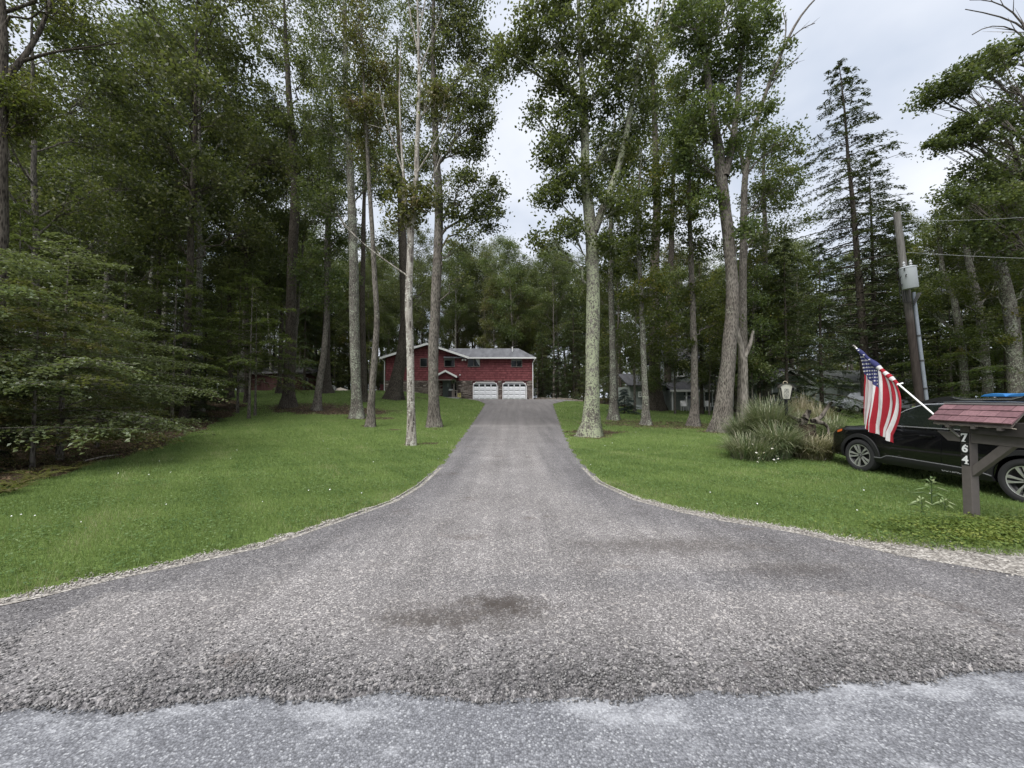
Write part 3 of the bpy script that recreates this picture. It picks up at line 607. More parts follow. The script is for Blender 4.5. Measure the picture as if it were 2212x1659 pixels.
key_tree('oak_tree', [(1560, 933, 42), (1562, 890, 34), (1568, 820, 30), (1578, 740, 28), (1587, 650, 26), (1582, 540, 23), (1566, 420, 23), (1560, 330, 21), (1544, 240, 15), (1530, 120, 11), (1522, 0, 8), (1520, -100, 4)],
  [(1500, 60, 55, 60, 24), (1560, 40, 60, 60, 26), (1625, 60, 50, 55, 20), (1510, 150, 50, 50, 20), (1590, 150, 60, 55, 24), (1540, 240, 50, 50, 18), (1620, 240, 45, 50, 14), (1490, 270, 40, 50, 14), (1500, 350, 45, 40, 12), (1590, 330, 40, 40, 10), (1540, -50, 80, 50, 26), (1640, -30, 60, 50, 16), (1460, 10, 45, 50, 12), (1530, 440, 40, 30, 8), (1620, 500, 40, 22, 7)],
  MB_GREY, ML_MID, 'big forked oak bending above the lamp and tall grass on the right lawn', sig=.32, L=0.14, W=0.0918, flare=.6, lump=.09,
  forks=[[(1566, 380, 17), (1583, 310, 14), (1592, 230, 11), (1600, 130, 8), (1620, 20, 5)]])
key_tree('bare_limbed_tree', [(1603, 868, 22), (1604, 740, 17), (1605, 620, 15), (1607, 480, 14), (1609, 370, 12), (1622, 320, 10), (1634, 260, 9), (1660, 185, 7), (1690, 110, 6), (1722, 40, 5), (1765, -6, 3)],
  [(1640, 300, 35, 35, 8), (1670, 130, 40, 40, 9), (1600, 330, 35, 35, 8), (1650, 420, 40, 35, 9), (1640, 500, 40, 25, 7), (1700, 300, 36, 60, 14), (1690, 400, 36, 50, 14)],
  MB_GREY, ML_MID, 'thin tree whose bare upper limb arches right into the open sky', Y=22.5, sig=.38, L=0.159, W=0.101,
  forks=[[(1609, 375, 10), (1603, 340, 8), (1585, 290, 6), (1560, 250, 4)]],
  bare=[[(1690, 112, 4), (1700, 60, 3), (1690, 20, 2)], [(1700, 88, 3), (1735, 60, 2), (1760, 50, 2)], [(1655, 200, 4), (1690, 150, 2), (1725, 125, 2)]])
key_tree('dead_snag', [(1608, 872, 18), (1609, 830, 14), (1610, 790, 13), (1606, 755, 11), (1596, 720, 8), (1594, 690, 5)], [],
  MB_DEAD, ML_OAK, 'short forked dead snag behind the big forked oak', Y=19.5, flare=.2, forks=[[(1609, 772, 9), (1620, 745, 8), (1627, 715, 5)]])
key_tree('roadside_tree', [(2352, 900, 30), (2335, 700, 24), (2310, 480, 19), (2285, 300, 14), (2262, 160, 9), (2235, 60, 4)],
  [(2015, 205, 40, 22, 13), (2065, 180, 45, 28, 16), (2125, 150, 50, 32, 18), (2190, 215, 55, 50, 24), (2075, 290, 48, 30, 16), (2030, 310, 30, 16, 7), (2120, 270, 50, 42, 18), (2175, 118, 42, 32, 14), (2190, 330, 55, 55, 22), (2110, 385, 50, 42, 18), (2060, 425, 40, 30, 12), (2160, 440, 55, 45, 18), (2240, 420, 60, 60, 20), (2260, 250, 60, 70, 20), (2120, 500, 50, 35, 12), (2200, 520, 60, 40, 16)],
  MB_GREY, ML_MID, 'broad tree at the right edge reaching leafy branches over the road', Y=17.0, sig=.27, L=0.134, W=0.0878,
  bare=[[(2270, 200, 6), (2230, 60, 4), (2150, 30, 3), (2085, 20, 2)], [(2262, 150, 5), (2200, 60, 3), (2130, 50, 2), (2100, 75, 2)], [(2250, 120, 5), (2190, 20, 3), (2130, -5, 2), (2095, 0, 2)], [(2240, 90, 5), (2180, 130, 3), (2140, 105, 2)]])

key_tree('roadside_tree', [(-6, 1010, 30), (0, 800, 24), (4, 500, 20), (8, 250, 17), (10, 150, 15), (10, 0, 12), (8, -100, 6)],
  [(40, 195, 60, 40, 16), (70, 245, 50, 35, 12), (20, 275, 40, 30, 9), (-40, 200, 60, 60, 14), (-30, 60, 60, 60, 14), (150, 20, 60, 30, 8)],
  MB_DARK, ML_YEL, 'dark limbed tree on the left edge of the photo with yellowing lower leaves', Y=10.5, sig=.2, L=.085, W=.055,
  bare=[[(8, 175, 15), (50, 130, 11), (88, 70, 9), (112, 0, 7), (120, -60, 5)], [(50, 132, 9), (110, 112, 6), (190, 102, 4), (265, 92, 2)], [(0, 30, 9), (60, 10, 6), (110, -20, 4)]])
for u, v0, wd, d, lab in ((2186, 560, 24, 19, 'pale stout trunk among the woods at the right edge'), (2120, 560, 15, 22, 'slim pale trunk left of the stout one at the right edge'), (2072, 600, 13, 23, 'slim pale trunk above the bonnet end of the car roof'), (2150, 640, 12, 25, 'thin pale trunk just behind the stout one at the right edge')):
    key_tree('forest_tree', [(u+14, 862, wd*1.15), (u+8, 760, wd), (u-8, 640, wd*.85), (u-30, v0, wd*.7), (u-42, v0-100, wd*.4)],
      [(u-60, v0-60, 50, 40, 15), (u+10, v0-40, 50, 40, 15), (u-30, v0-110, 50, 40, 15), (u+50, v0+40, 45, 35, 12), (u-80, v0+60, 45, 30, 11), (u+10, v0+130, 50, 25, 9), (u-40, v0+170, 40, 20, 6)],
      MB_SPOT, ML_YEL if wd in (24, 13) else ML_MID, lab, Y=d, sig=.33, L=.12, W=.08)
key_tree('leafy_tree', [(1657, 872, 17), (1656, 760, 13), (1652, 620, 11), (1654, 480, 9), (1650, 370, 6), (1655, 290, 3)],
  [(1650, 330, 40, 45, 14), (1690, 400, 45, 45, 15), (1640, 440, 40, 45, 14), (1700, 490, 50, 45, 16), (1650, 540, 45, 40, 14), (1710, 580, 50, 40, 15), (1640, 630, 45, 35, 12), (1690, 670, 50, 35, 13), (1740, 640, 40, 30, 10), (1720, 720, 45, 28, 10)],
  MB_GREY, ML_MID, 'leafy slender tree between the bare limbed tree and the tallest hemlock', Y=26, sig=.42, L=.15, W=.10)
# --- layered trees: understory beech with flat sprays, hemlock and spruce with drooping ones
def layered(Ht, r0, h0, nb, lenf, elev=.1, droop=.25, tw=14, per=10, L=.09, W=.05, ang=.9, flat=.35, jit=.05, top_lean=(0, 0), thin=1.0, tone=0):
    g = Geo(); lf = Geo(); n = 16; z = np.linspace(0, Ht, n); wx = np.cumsum(rng.normal(0, .012*Ht/10, n)); wy = np.cumsum(rng.normal(0, .012*Ht/10, n))
    tx = np.stack([wx*(z/Ht)+top_lean[0]*(z/Ht)**1.5, wy*(z/Ht)+top_lean[1]*(z/Ht)**1.5, z-.08], -1); tr = r0*(1-z/Ht*.93)
    g.tube(tx, tr, 8, .35, .04)
    A, D, TL, TV = [], [], [], []; az = rng.uniform(0, 6.28)
    for i in range(nb):
        s = (i+rng.random())/nb; h = h0+(Ht-h0)*s**.9; az += 2.4+rng.normal(0, .35); Lb = lenf(s)*rng.uniform(.5, 1.25)
        if Lb < .12: continue
        dv = np.array([math.cos(az), math.sin(az)]); b = np.array([np.interp(h, z, tx[:, 0]), np.interp(h, z, tx[:, 1]), h])
        el = elev+rng.normal(0, .09); t = np.linspace(0, 1, 6)
        bend = rng.normal(0, .12); pth = np.stack([b[0]+(dv[0]*t-dv[1]*bend*t*t)*Lb, b[1]+(dv[1]*t+dv[0]*bend*t*t)*Lb, b[2]+Lb*(el*t-droop*t*t)], -1)
        rb = min(.35*np.interp(h, z, tr), .006+.011*Lb); g.tube(pth, rb*(1-.8*t), 4)
        m = max(4, int(tw*min(1.3, Lb/lenf(0) if lenf(0) > 0 else 1)+2)); tt = np.sort(rng.uniform(.18, 1.0, m)); sd = np.where(np.arange(m) % 2, 1, -1)
        q = np.stack([np.interp(tt, t, pth[:, k]) for k in range(3)], -1)
        dirb = np.array([dv[0], dv[1], el-droop]); per2 = np.array([-dv[1], dv[0], 0])
        tl = Lb*(.42-.26*tt)*rng.uniform(.7, 1.2, m)+.12
        A.append(q); D.append(dirb*.75+per2*sd[:, None]*ang+np.array([0, 0, -.12])+rng.normal(0, .1, (m, 3))); TL.append(tl); TV.append(np.full(m, rng.normal(.42+tone, .13)))
    A = np.concatenate(A); D = np.concatenate(D); TL = np.concatenate(TL); TV = np.concatenate(TV); D /= np.linalg.norm(D, axis=1)[:, None]
    per = int(per*thin); M = len(A)*per; u = np.tile((np.arange(per)+.5)/per, len(A)); rp = lambda a: np.repeat(a, per, 0)
    pos = rp(A)+rp(D)*(u*rp(TL))[:, None]+rng.normal(0, jit, (M, 3))*np.array([1, 1, .6]); pos[:, 2] -= .22*rp(TL)*u*u
    sd = np.where(rng.random(M) < .5, 1, -1); dd = rp(D); pr = np.stack([-dd[:, 1], dd[:, 0], 0*dd[:, 0]], -1)
    ax = dd*.8+pr*sd[:, None]*.75+rng.normal(0, .12, (M, 3)); nr = np.array([0, 0, 1.])+rng.normal(0, flat, (M, 3))
    lf.leaves(pos, ax, nr, L, W, np.clip(rp(TV)+rng.normal(0, .13, M)+.10*(u-.5), 0, 1))
    for j in range(0, len(A), 3): g.tube(np.array([A[j], A[j]+D[j]*TL[j]*.8]), [.006, .003], 3)
    return g, lf
def proto(g, lf, bark, leaf): return g.mesh('trunk', bark, (0, 0, 0), True), lf.mesh('crown', leaf)
def put(name, meshes, x, y, label, group=None, s=1, rz=None, sz=None, cat='tree', tilt=(0, 0)):
    t = thing(name, (x, y, Hf(x, y)-.03), label, cat, group); t.rotation_euler = (tilt[0], tilt[1], rng.uniform(0, 6.28) if rz is None else rz); t.scale = (s, s, sz or s)
    meshobj('trunk', meshes[0], t); meshobj('crown', meshes[1], t); return t

def hardwood(Ht, r0, crown0, nb, spread, per=58, L=.175, W=.115, n=16, sig=.52, tone=0):
    z = np.linspace(-.08, Ht, 30); k = np.cumsum(rng.normal(0, .03, (30, 2)), 0)*np.linspace(0, 1, 30)[:, None]*1.5
    trunk = np.concatenate([k, z[:, None]], 1); tr = r0*(1-.93*np.linspace(0, 1, 30)**1.1); B = []; az = 0
    for i in range(nb):
        s = (i+.5)/nb; h = Ht*(crown0+(1.02-crown0)*s); az += 2.4+rng.normal(0, .4); rad = spread*(.35+1.0*math.sin(math.pi*min(.97, s*.85+.12))**.8)*rng.uniform(.35, 1.0)
        B.append(((rad*math.cos(az), rad*math.sin(az), h), (spread*.42, spread*.42, spread*.36), n))
    return leaf_tree(trunk, tr, B, per, L, W, sig, True, tone)
LFN = lambda a, p=1.0, q=.0: (lambda s: a*(1-s)**p+q)
HW = [proto(*hardwood(25, .24, .42, 22, 3.3), MB_GREY, ML_OAK), proto(*hardwood(27, .28, .40, 24, 3.6), MB_DARK, ML_OAK), proto(*hardwood(23, .19, .36, 22, 2.9), MB_GREY, ML_MID),
      proto(*hardwood(26, .22, .46, 21, 3.1), MB_SPOT, ML_MID), proto(*hardwood(21, .15, .32, 20, 2.5), MB_GREY, ML_AUT), proto(*hardwood(24, .2, .38, 22, 3.0), MB_DARK, ML_OAK)]
SAP = [proto(*hardwood(12, .08, .22, 14, 1.9, 44, .155, .10, 13, .40), MB_GREY, ML_MID), proto(*hardwood(14, .10, .25, 14, 2.0, 44, .155, .10, 13, .40), MB_GREY, ML_YEL)]
BEE = [proto(*layered(5.6, .075, .9, 50, LFN(3.3, .45, .3), .14, .14, 26, 22, .085, .054), MB_GREY, ML_BEE), proto(*layered(4.8, .06, .7, 44, LFN(2.9, .45, .3), .12, .14, 25, 21, .085, .054), MB_GREY, ML_BEE),
       proto(*layered(9, .085, 1.3, 56, LFN(3.2, .7, .3), .2, .16, 22, 19, .095, .06), MB_GREY, ML_MID), proto(*layered(4.6, .05, .4, 40, LFN(2.4, .5, .3), .08, .14, 21, 19, .085, .052), MB_GREY, ML_AUT)]
CLU = proto(*layered(8, .075, 2.1, 34, LFN(2.5, .7, .3), .12, .12, 17, 15, .11, .07), MB_GREY, ML_MID)
HEM = [proto(*layered(19, .20, 1.2, 100, LFN(3.9, .85, .3), .02, .22, 20, 14, .22, .066, .8, .3, .05), MB_DARK, ML_HEM), proto(*layered(14, .15, .5, 90, LFN(3.3, .8, .3), 0, .22, 20, 14, .20, .062, .8, .3, .05), MB_DARK, ML_HEM),
       proto(*layered(9, .10, .25, 72, LFN(2.6, .8, .25), .02, .2, 18, 14, .17, .054, .8, .3, .04), MB_DARK, ML_HEM)]
TALLH = [proto(*layered(28, .34, 5, 165, LFN(4.9, .75, .4), .1, .24, 17, 12, .24, .075, .8, .3, .07, (-1.6, 0)), MB_DARK, ML_HEM), proto(*layered(22, .24, 4, 125, LFN(4.3, .75, .4), .1, .24, 16, 12, .24, .075, .8, .3, .07), MB_DARK, ML_HEM)]

# named single trees
b = PX(1872, 870, 30); put('hemlock_tree', TALLH[0], b.x, 30, 'tallest pointed hemlock rising alone into the open sky behind the utility pole', rz=.2)
b = PX(1895, 870, 32); put('hemlock_tree', TALLH[1], b.x, 32, 'second pointed hemlock, shorter, close right of the tallest one')
b = PX(1948, 870, 33.5); put('hemlock_tree', TALLH[1], b.x, 33.5, 'shortest pointed hemlock, just left of the utility pole top', rz=2.2, s=.8)
g, lf = layered(1.75, .05, .06, 60, LFN(.82, .75, .05), -.02, .08, 12, 12, .085, .03, .8, .45, .02)
b = GP(1349, 893); add = put('blue_spruce', proto(g, lf, MB_DARK, ML_SPR), b.x, b.y, 'small dense blue spruce standing alone on the right lawn', cat='shrub')
# left edge beeches and hemlocks in front of the dark woods
for (u, v, m, s, rz, lab, nm) in (
  (122, 996, 0, 1.0, .3, 'pale layered beech whose bare grey lower trunk shows at the left woods edge', 'beech_tree'),
  (60, 1012, 3, .95, 1.2, 'low reddish brown beech at the far left, branches sweeping the grass', 'beech_tree'),
  (-230, 1040, 1, 1.1, 2.0, 'green beech almost wholly cut off by the left photo edge', 'beech_tree'),
  (205, 968, 1, .85, 3.1, 'pale beech reaching widest over the left lawn', 'beech_tree'),
  (300, 930, 2, .62, 4.2, 'mid green beech between the pale beeches and the sapling clump', 'beech_tree'),
  (532, 905, 'C', 1.05, 5.0, 'sapling of the small clump, leaning left at the lawn edge', 'beech_sapling'),
  (546, 899, 'C', .9, .8, 'straight pale sapling of the small clump at the lawn edge', 'beech_sapling'),
  (508, 893, 'C', 1.1, 2.6, 'rearmost sapling of the small clump at the lawn edge', 'beech_sapling'),
  (20, 960, 2, .95, 1.9, 'taller beech behind the reddish one at the far left', 'beech_tree')):
    b = GP(u, v); put(nm, CLU if m == 'C' else BEE[m], b.x-(0 if m == 'C' else .15), b.y+.2, lab, s=s, rz=rz)
for (u, v, m, s, lab) in ((395, 915, 2, .55, 'low spreading hemlock sweeping the ground at the left lawn edge'), (440, 888, 1, .62, 'dark hemlock just left of the sapling clump'), (330, 905, 0, .85, 'tall dark hemlock behind the mid green beech'), (255, 900, 1, .8, 'broad dark hemlock behind the widest pale beech'),
                      (1172, 858, 1, .62, 'dark young hemlock at the right corner of the red house'), (1205, 857, 2, .9, 'bushy dark hemlock beyond the end of the parking area')):
    if v > 880: b = GP(u, v); put('hemlock_tree', HEM[m], b.x-.6, b.y+.8, lab, s=s)
    else: b = PX(u, v, 48.5); put('hemlock_tree', HEM[m], b.x, 48.5, lab, s=s)
# hemlocks round the neighbouring house
for (u, d, m, s, lab) in ((1458, 30, 'S', .95, 'leafy tree screening the upper windows of the grey house'), (1545, 31.5, 'S', .8, 'leafy tree before the right half of the grey house'), (1390, 33, 'S', .7, 'small leafy tree before the low left wing of the grey house'), (1625, 24, 'S', .8, 'leafy tree just right of the dead snag')):
    b = PX(u, 860, d); put('leafy_tree', SAP[0] if u != 1545 else SAP[1], b.x, d, lab, s=s)
for (u, d, m, s, lab) in ((1640, 27, 'T', .6, 'green hemlock right of the dead snag'), (1700, 24, 1, .82, 'bright green hemlock spreading above the lamp'), (1775, 28, 1, .95, 'hemlock between the lamp and the grey garage'), (1590, 30, 'T', .62, 'dark hemlock close behind the big forked oak'),
                      (1516, 30, 'T', .6, 'hemlock with dead lower branches before the grey house porch'), (1340, 44, 0, .9, 'dark hemlock left of the grey clapboard house'), (1240, 49, 1, 1.0, 'wide dark hemlock behind the thickest oak'), (2030, 26, 2, 1.1, 'hemlock right of the utility pole base'), (1950, 34, 0, 1.0, 'hemlock behind the grey garage')):
    b = PX(u, 860, d); put('hemlock_tree', TALLH[1] if m == 'T' else HEM[m], b.x, d, lab, s=s)

# woods: every trunk a tree of its own
placed = []
def scatter(n, reg, ok, md):
    out = []; tries = 0
    while len(out) < n and tries < 6000:
        tries += 1; x = rng.uniform(reg[0], reg[1]); y = rng.uniform(reg[2], reg[3])
        if not ok(x, y) or any((x-a)**2+(y-c)**2 < md*md for a, c in placed): continue
        placed.append((x, y)); out.append((x, y))
    return out
inview = lambda x, y: abs(x) < 1.5*y+3
left_ok = lambda x, y: inview(x, y) and x < np.interp(y, FY, FX)-1.2 and x/y < -.3
for i, (x, y) in enumerate([(-19.6, 28.5), (-23, 31.5), (-21.5, 35.5), (-26, 37), (-17.8, 31), (-19.5, 24), (-16.8, 19.8), (-24.5, 27)]+scatter(27, (-62, -10, 12, 58), lambda x, y: left_ok(x+3.8, y), 3.2)):
    put('forest_tree', HW[(0, 2, 3, 2, 5, 3)[int(rng.integers(0, 6))]], x, y, 'tall hardwood trunk in the shaded woods left of the lawn', 'hardwoods in the left woods', s=rng.uniform(.8, 1.08), tilt=(rng.normal(0, .03), rng.normal(0, .03)))
for i, (x, y) in enumerate(scatter(24, (-60, -10, 12, 52), left_ok, 2.2)):
    put('understory_tree', (BEE+SAP)[int(rng.integers(0, 6))], x, y, 'thin leafy young tree under the tall left woods', 'young trees in the left woods', s=rng.uniform(.8, 1.15))
for i in range(22):  # low shrubs added to darken the lit floor of the left woods
    y = rng.uniform(6.5, 24); x = float(np.interp(y, FY, FX))-rng.uniform(1.5, 7); put('shading_shrub', (BEE[1], BEE[3], HEM[2])[i % 3], x, y, 'low bushy growth added to darken the floor of the left woods', 'added shading growth in the left woods', s=rng.uniform(.38, .6), cat='shrub')
for i, (x, y) in enumerate(scatter(8, (-60, -14, 18, 56), left_ok, 3)):
    put('hemlock_tree', HEM[int(rng.integers(0, 3))], x, y, 'dark hemlock among the trunks of the left woods', 'hemlocks in the left woods', s=rng.uniform(.7, 1.05))
clear_ok = lambda x, y: -.85 < x/y < -.33 and y > 49
for i, (x, y) in enumerate(scatter(26, (-58, -18, 49, 78), clear_ok, 2.6)):
    put('forest_tree', HW[int(rng.integers(0, 6))], x, y, 'tall hardwood standing behind the brown shed clearing', 'hardwoods behind the clearing', s=rng.uniform(.75, 1.0), tilt=(rng.normal(0, .03), rng.normal(0, .03)))
for i, (x, y) in enumerate(scatter(26, (-46, -17, 51, 66), lambda x, y: -.8 < x/y < -.30, 1.8)):
    put('understory_tree', (SAP+BEE+HEM[1:2])[int(rng.integers(0, 7))], x, y, 'leafy young tree at the back of the clearing', 'young trees behind the clearing', s=rng.uniform(.85, 1.2))
for i, (x, y) in enumerate(scatter(34, (-24, 24, 55, 84), lambda x, y: -.33 < x/y < .3, 1.9)):
    put('understory_tree', (SAP+BEE+HEM[1:3])[int(rng.integers(0, 8))], x, y, 'low leafy tree in the understory behind the red house', 'young trees behind the red house', s=rng.uniform(.7, 1.0))
back_ok = lambda x, y: -.55 < x/y < .28 and not (y < 57 and -26 < x < 6)
for i, (x, y) in enumerate(scatter(54, (-42, 26, 54, 96), back_ok, 2.7)):
    put('forest_tree', HW[int(rng.integers(0, 6))], x, y, 'tall thin trunked hardwood standing behind the red house', 'hardwoods behind the red house', s=rng.uniform(.85, 1.12)*(y/66)**.5, tilt=(rng.normal(0, .025), rng.normal(0, .025)))
right_ok = lambda x, y: inview(x, y) and x/y > .2 and x > 6 and not (y < 46 and x/y < 1.14)
for i, (x, y) in enumerate(scatter(36, (8, 70, 18, 78), right_ok, 2.8)):
    put('forest_tree', HW[int(rng.integers(0, 6))], x, y, 'tall hardwood in the woods beyond the grey house and garage', 'hardwoods in the right woods', s=min(rng.uniform(.75, .98), (.53*y+1.65)/25*rng.uniform(.85, 1.1) if x/y > .62 else 1), tilt=(rng.normal(0, .03), rng.normal(0, .03)))
for i, (x, y) in enumerate(scatter(11, (22, 48, 18, 34), lambda x, y: 1.02 < x/y < 1.6 and not (y > 26 and x/y < 1.1), 1.9)):
    put('understory_tree', (SAP+BEE)[int(rng.integers(0, 6))], x, y, 'leafy young tree in the woods beyond the black car', 'young trees in the right woods', s=rng.uniform(.8, 1.1))
for i, (x, y) in enumerate(scatter(5, (4, 26, 22, 42), lambda x, y: .24 < x/y < .62 and not (8 < x < 26 and y > 31), 2.0)):
    put('understory_tree', SAP[i % 2], x, y, 'slim leafy young tree between the right lawn and the grey house', 'young trees by the grey house', s=rng.uniform(.75, 1.05))
def far_wood():
    lf = Geo(); g = Geo()
    for i in range(420):
        th = rng.uniform(-1.05, 1.05); d = rng.uniform(100, 150); x, y = d*math.sin(th), d*math.cos(th)
        h = rng.uniform(9, 19); z0 = Hf(x, y); g.tube(np.array([(x, y, z0), (x, y, z0+h)]), [.22, .05], 4)
        c = np.array([x, y, z0+h*.5])+unit(26)*np.array([3.2, 3.2, h*.5])*rng.uniform(.2, 1, (26, 1)); cluster(lf, c, 10, (.9, .9, .7), .75, .5, .6)
    o = meshobj('distant_woods', lf.mesh('distant_woods', ML_OAK)); o['kind'] = 'stuff'
    o = meshobj('distant_tree_trunks', g.mesh('distant_tree_trunks', MB_DARK)); o['kind'] = 'stuff'
far_wood()

MARKS = [(0, 'the left photo edge'), (125, 'the bare trunked beech'), (310, 'the mid green beech'), (450, 'the dark edge hemlock'), (530, 'the sapling clump'), (625, 'the nearly black trunk'), (695, 'the young brown trunk'), (770, 'the lichen spotted oak'), (850, 'the leaning dark tree'), (892, 'the pale peeling tree'), (940, 'the leafy driveway oak'), (985, 'the red house porch'), (1048, 'the left garage door'), (1110, 'the right garage door'), (1185, 'the red house corner'), (1276, 'the thickest lichen oak'), (1350, 'the blue spruce'), (1420, 'the stout dark tree'), (1500, 'the split bark tree'), (1570, 'the big forked oak'), (1640, 'the dead snag'), (1696, 'the yard lamp'), (1760, 'the stump'), (1830, 'the flag'), (1885, 'the tallest hemlock'), (1960, 'the transformer'), (2050, 'the car roof'), (2120, 'the blue roof pad'), (2200, 'the right photo edge')]
ORD = ['nearest', 'second', 'third', 'fourth', 'fifth', 'sixth', 'seventh', 'eighth', 'ninth', 'tenth', 'eleventh', 'twelfth']+['one of the farthest']*40
NOUN = {'hardwoods in the left woods': 'tall hardwood in the left woods', 'young trees in the left woods': 'leafy young tree in the left woods', 'hemlocks in the left woods': 'dark hemlock in the left woods', 'added shading growth in the left woods': 'added shading growth in the left woods', 'hardwoods behind the clearing': 'tall hardwood past the left lawn', 'young trees behind the clearing': 'leafy young tree past the left lawn', 'young trees behind the red house': 'low leafy tree past the red house', 'hardwoods behind the red house': 'tall thin hardwood past the red house', 'hardwoods in the right woods': 'hardwood in the right woods', 'young trees in the right woods': 'leafy young tree in the right woods', 'young trees by the grey house': 'slim young tree near the grey house'}
bins = {}
for o in list(COL.objects):
    if o.parent is None and o.get('group') in NOUN:
        x, y, _ = o.location; u = CXP+FPX*x/y; mk = min(MARKS, key=lambda q: abs(q[0]-u))[1]; bins.setdefault((o['group'], mk), []).append((y, o))
for (gname, mk), L_ in bins.items():
    for k, (y, o) in enumerate(sorted(L_, key=lambda q: q[0])):
        o['label'] = NOUN[gname]+' behind '+mk+(', '+ORD[k]+(' from the road' if k < 12 else ' there') if len(L_) > 1 and k else ', nearest the road' if len(L_) > 1 else '')
# ------------------------------------------------------------------ the red house
M_WHITE = simple('white painted trim', (.78, .78, .77), .45, var=.06)
M_GLASS, N_ = newmat('dark window glass'); finish(N_, (.010, .012, .012), .05, spec=.28)
M_BROWNFR = simple('taupe window frame', (.19, .16, .145), .5)
M_BLACK = simple('black plastic', (.012, .012, .013), .45)
M_DGREY = simple('dark grey metal', (.05, .05, .052), .45)
M_RED = varmat('red shingle siding', [(0, (.14, .032, .038)), (.5, (.20, .050, .056)), (1, (.27, .078, .083))], .7, 5, .4, .01, .35)
M_RED_SHADE = simple('shade dark red', (.075, .012, .016), .8)  # red darkened so gaps between shingle rows read as shadow lines
M_STONE = varmat('ledge stone', [(0, (.085, .068, .06)), (.35, (.19, .155, .135)), (.7, (.32, .27, .235)), (1, (.50, .44, .385))], .9, 9, .8, .03, .5)
def roofmat(name, c0, c1, st=1.0):
    m, N = newmat(name); g = objco(N); n = noise(N, g, 14, 5, .7); s = noise(N, mapping(N, g, (1.3, .25, .3)), 1.5, 4)
    c = mixc(N, n, c0, c1); c = mixc(N, 1.0, c, ramp(N, s, [(.3, (1-.35*st,)*3), (.65, (1.1,)*3)]), 'MULTIPLY'); finish(N, c, .9, n, .5, .02, spec=.15); return m
M_ROOF = roofmat('grey weathered roof shingle', (.10, .10, .11), (.19, .195, .205))
HY = 44.2
def hx(u): return PX(u, 800, HY).x
def hz(v): return PX(1000, v, HY).z
hb = hz(863)
house = thing('red_house', (hx(990), HY, hb), 'red shingled two storey house above ledge stone with two white garage doors', 'house')
xl, xg, xr = hx(833), hx(1008), hx(1150); zst = hz(822); zeR = hz(774); zeL = hz(772); zpk = hz(744); xpk = hx(924)
DEP = 9.0
m = MB(); m.box(xg, xr, HY, HY+8, hb-.6, zeR)
pent = [(xl, HY, hb-.6), (xg, HY, hb-.6), (xg, HY, zeL-.02), (xpk, HY, zpk-.12), (xl, HY, zeL-.02)]
m.prism(pent, (0, DEP, 0)); m.build('wall', M_RED_SHADE, house)
# windows and garage doors
wins = [(866, 880, 774, 792, 1), (908.5, 922.5, 775, 791.5, 1), (960.5, 981.5, 775, 791.5, 1), (1011.5, 1036, 776, 791.5, 2), (1105, 1127, 776, 792, 2)]
rects = []
for u0, u1, v0, v1, nl in wins:
    x0, x1, z1, z0 = hx(u0), hx(u1), hz(v0), hz(v1); rects.append((x0, x1, z0, z1)); y = HY-.075; f = .055
    m = MB(); m.box(x0-f, x1+f, y-.03, HY+.02, z1, z1+f); m.box(x0-f, x1+f, y-.05, HY+.02, z0-f, z0); m.box(x0-f, x0, y-.03, HY+.02, z0, z1); m.box(x1, x1+f, y-.03, HY+.02, z0, z1)
    if nl == 2: m.box((x0+x1)/2-.025, (x0+x1)/2+.025, y-.03, HY+.02, z0, z1)
    wo_ = m.build('window', M_BROWNFR, house)
    for k in range(nl):
        a = x0+(x1-x0)*k/nl+(.025 if k else 0); b = x0+(x1-x0)*(k+1)/nl-(.025 if k < nl-1 else 0)
        MB().box(a, b, HY-.082, HY-.03, z0, z1).build('pane', M_GLASS, wo_)
    if (u0 > 950 and u0 < 970) or u0 > 1100:      # drawn blind behind the upper third
        MB().box(x0, x1, HY-.09, HY-.084, z1-.22*(z1-z0), z1).build('blind', simple('grey green blind', (.18, .2, .18), .7), wo_)
    if nl == 2 and u0 < 1050:
        c = MB(); xm = x0+.78*(x1-x0); c.add([(xm-.2, HY-.086, z1), (x1, HY-.086, z1), (x1, HY-.086, z0+.1), (xm+.1, HY-.086, z0+.35)], [(0, 1, 2, 3)]); c.build('curtain', simple('pale curtain', (.5, .5, .52), .8), wo_)
doors = [(1022.5, 1073.5), (1086, 1135.5)]; zd = hz(827.5)
M_DOOR = simple('white garage door', (.74, .755, .78), .4, var=.05)
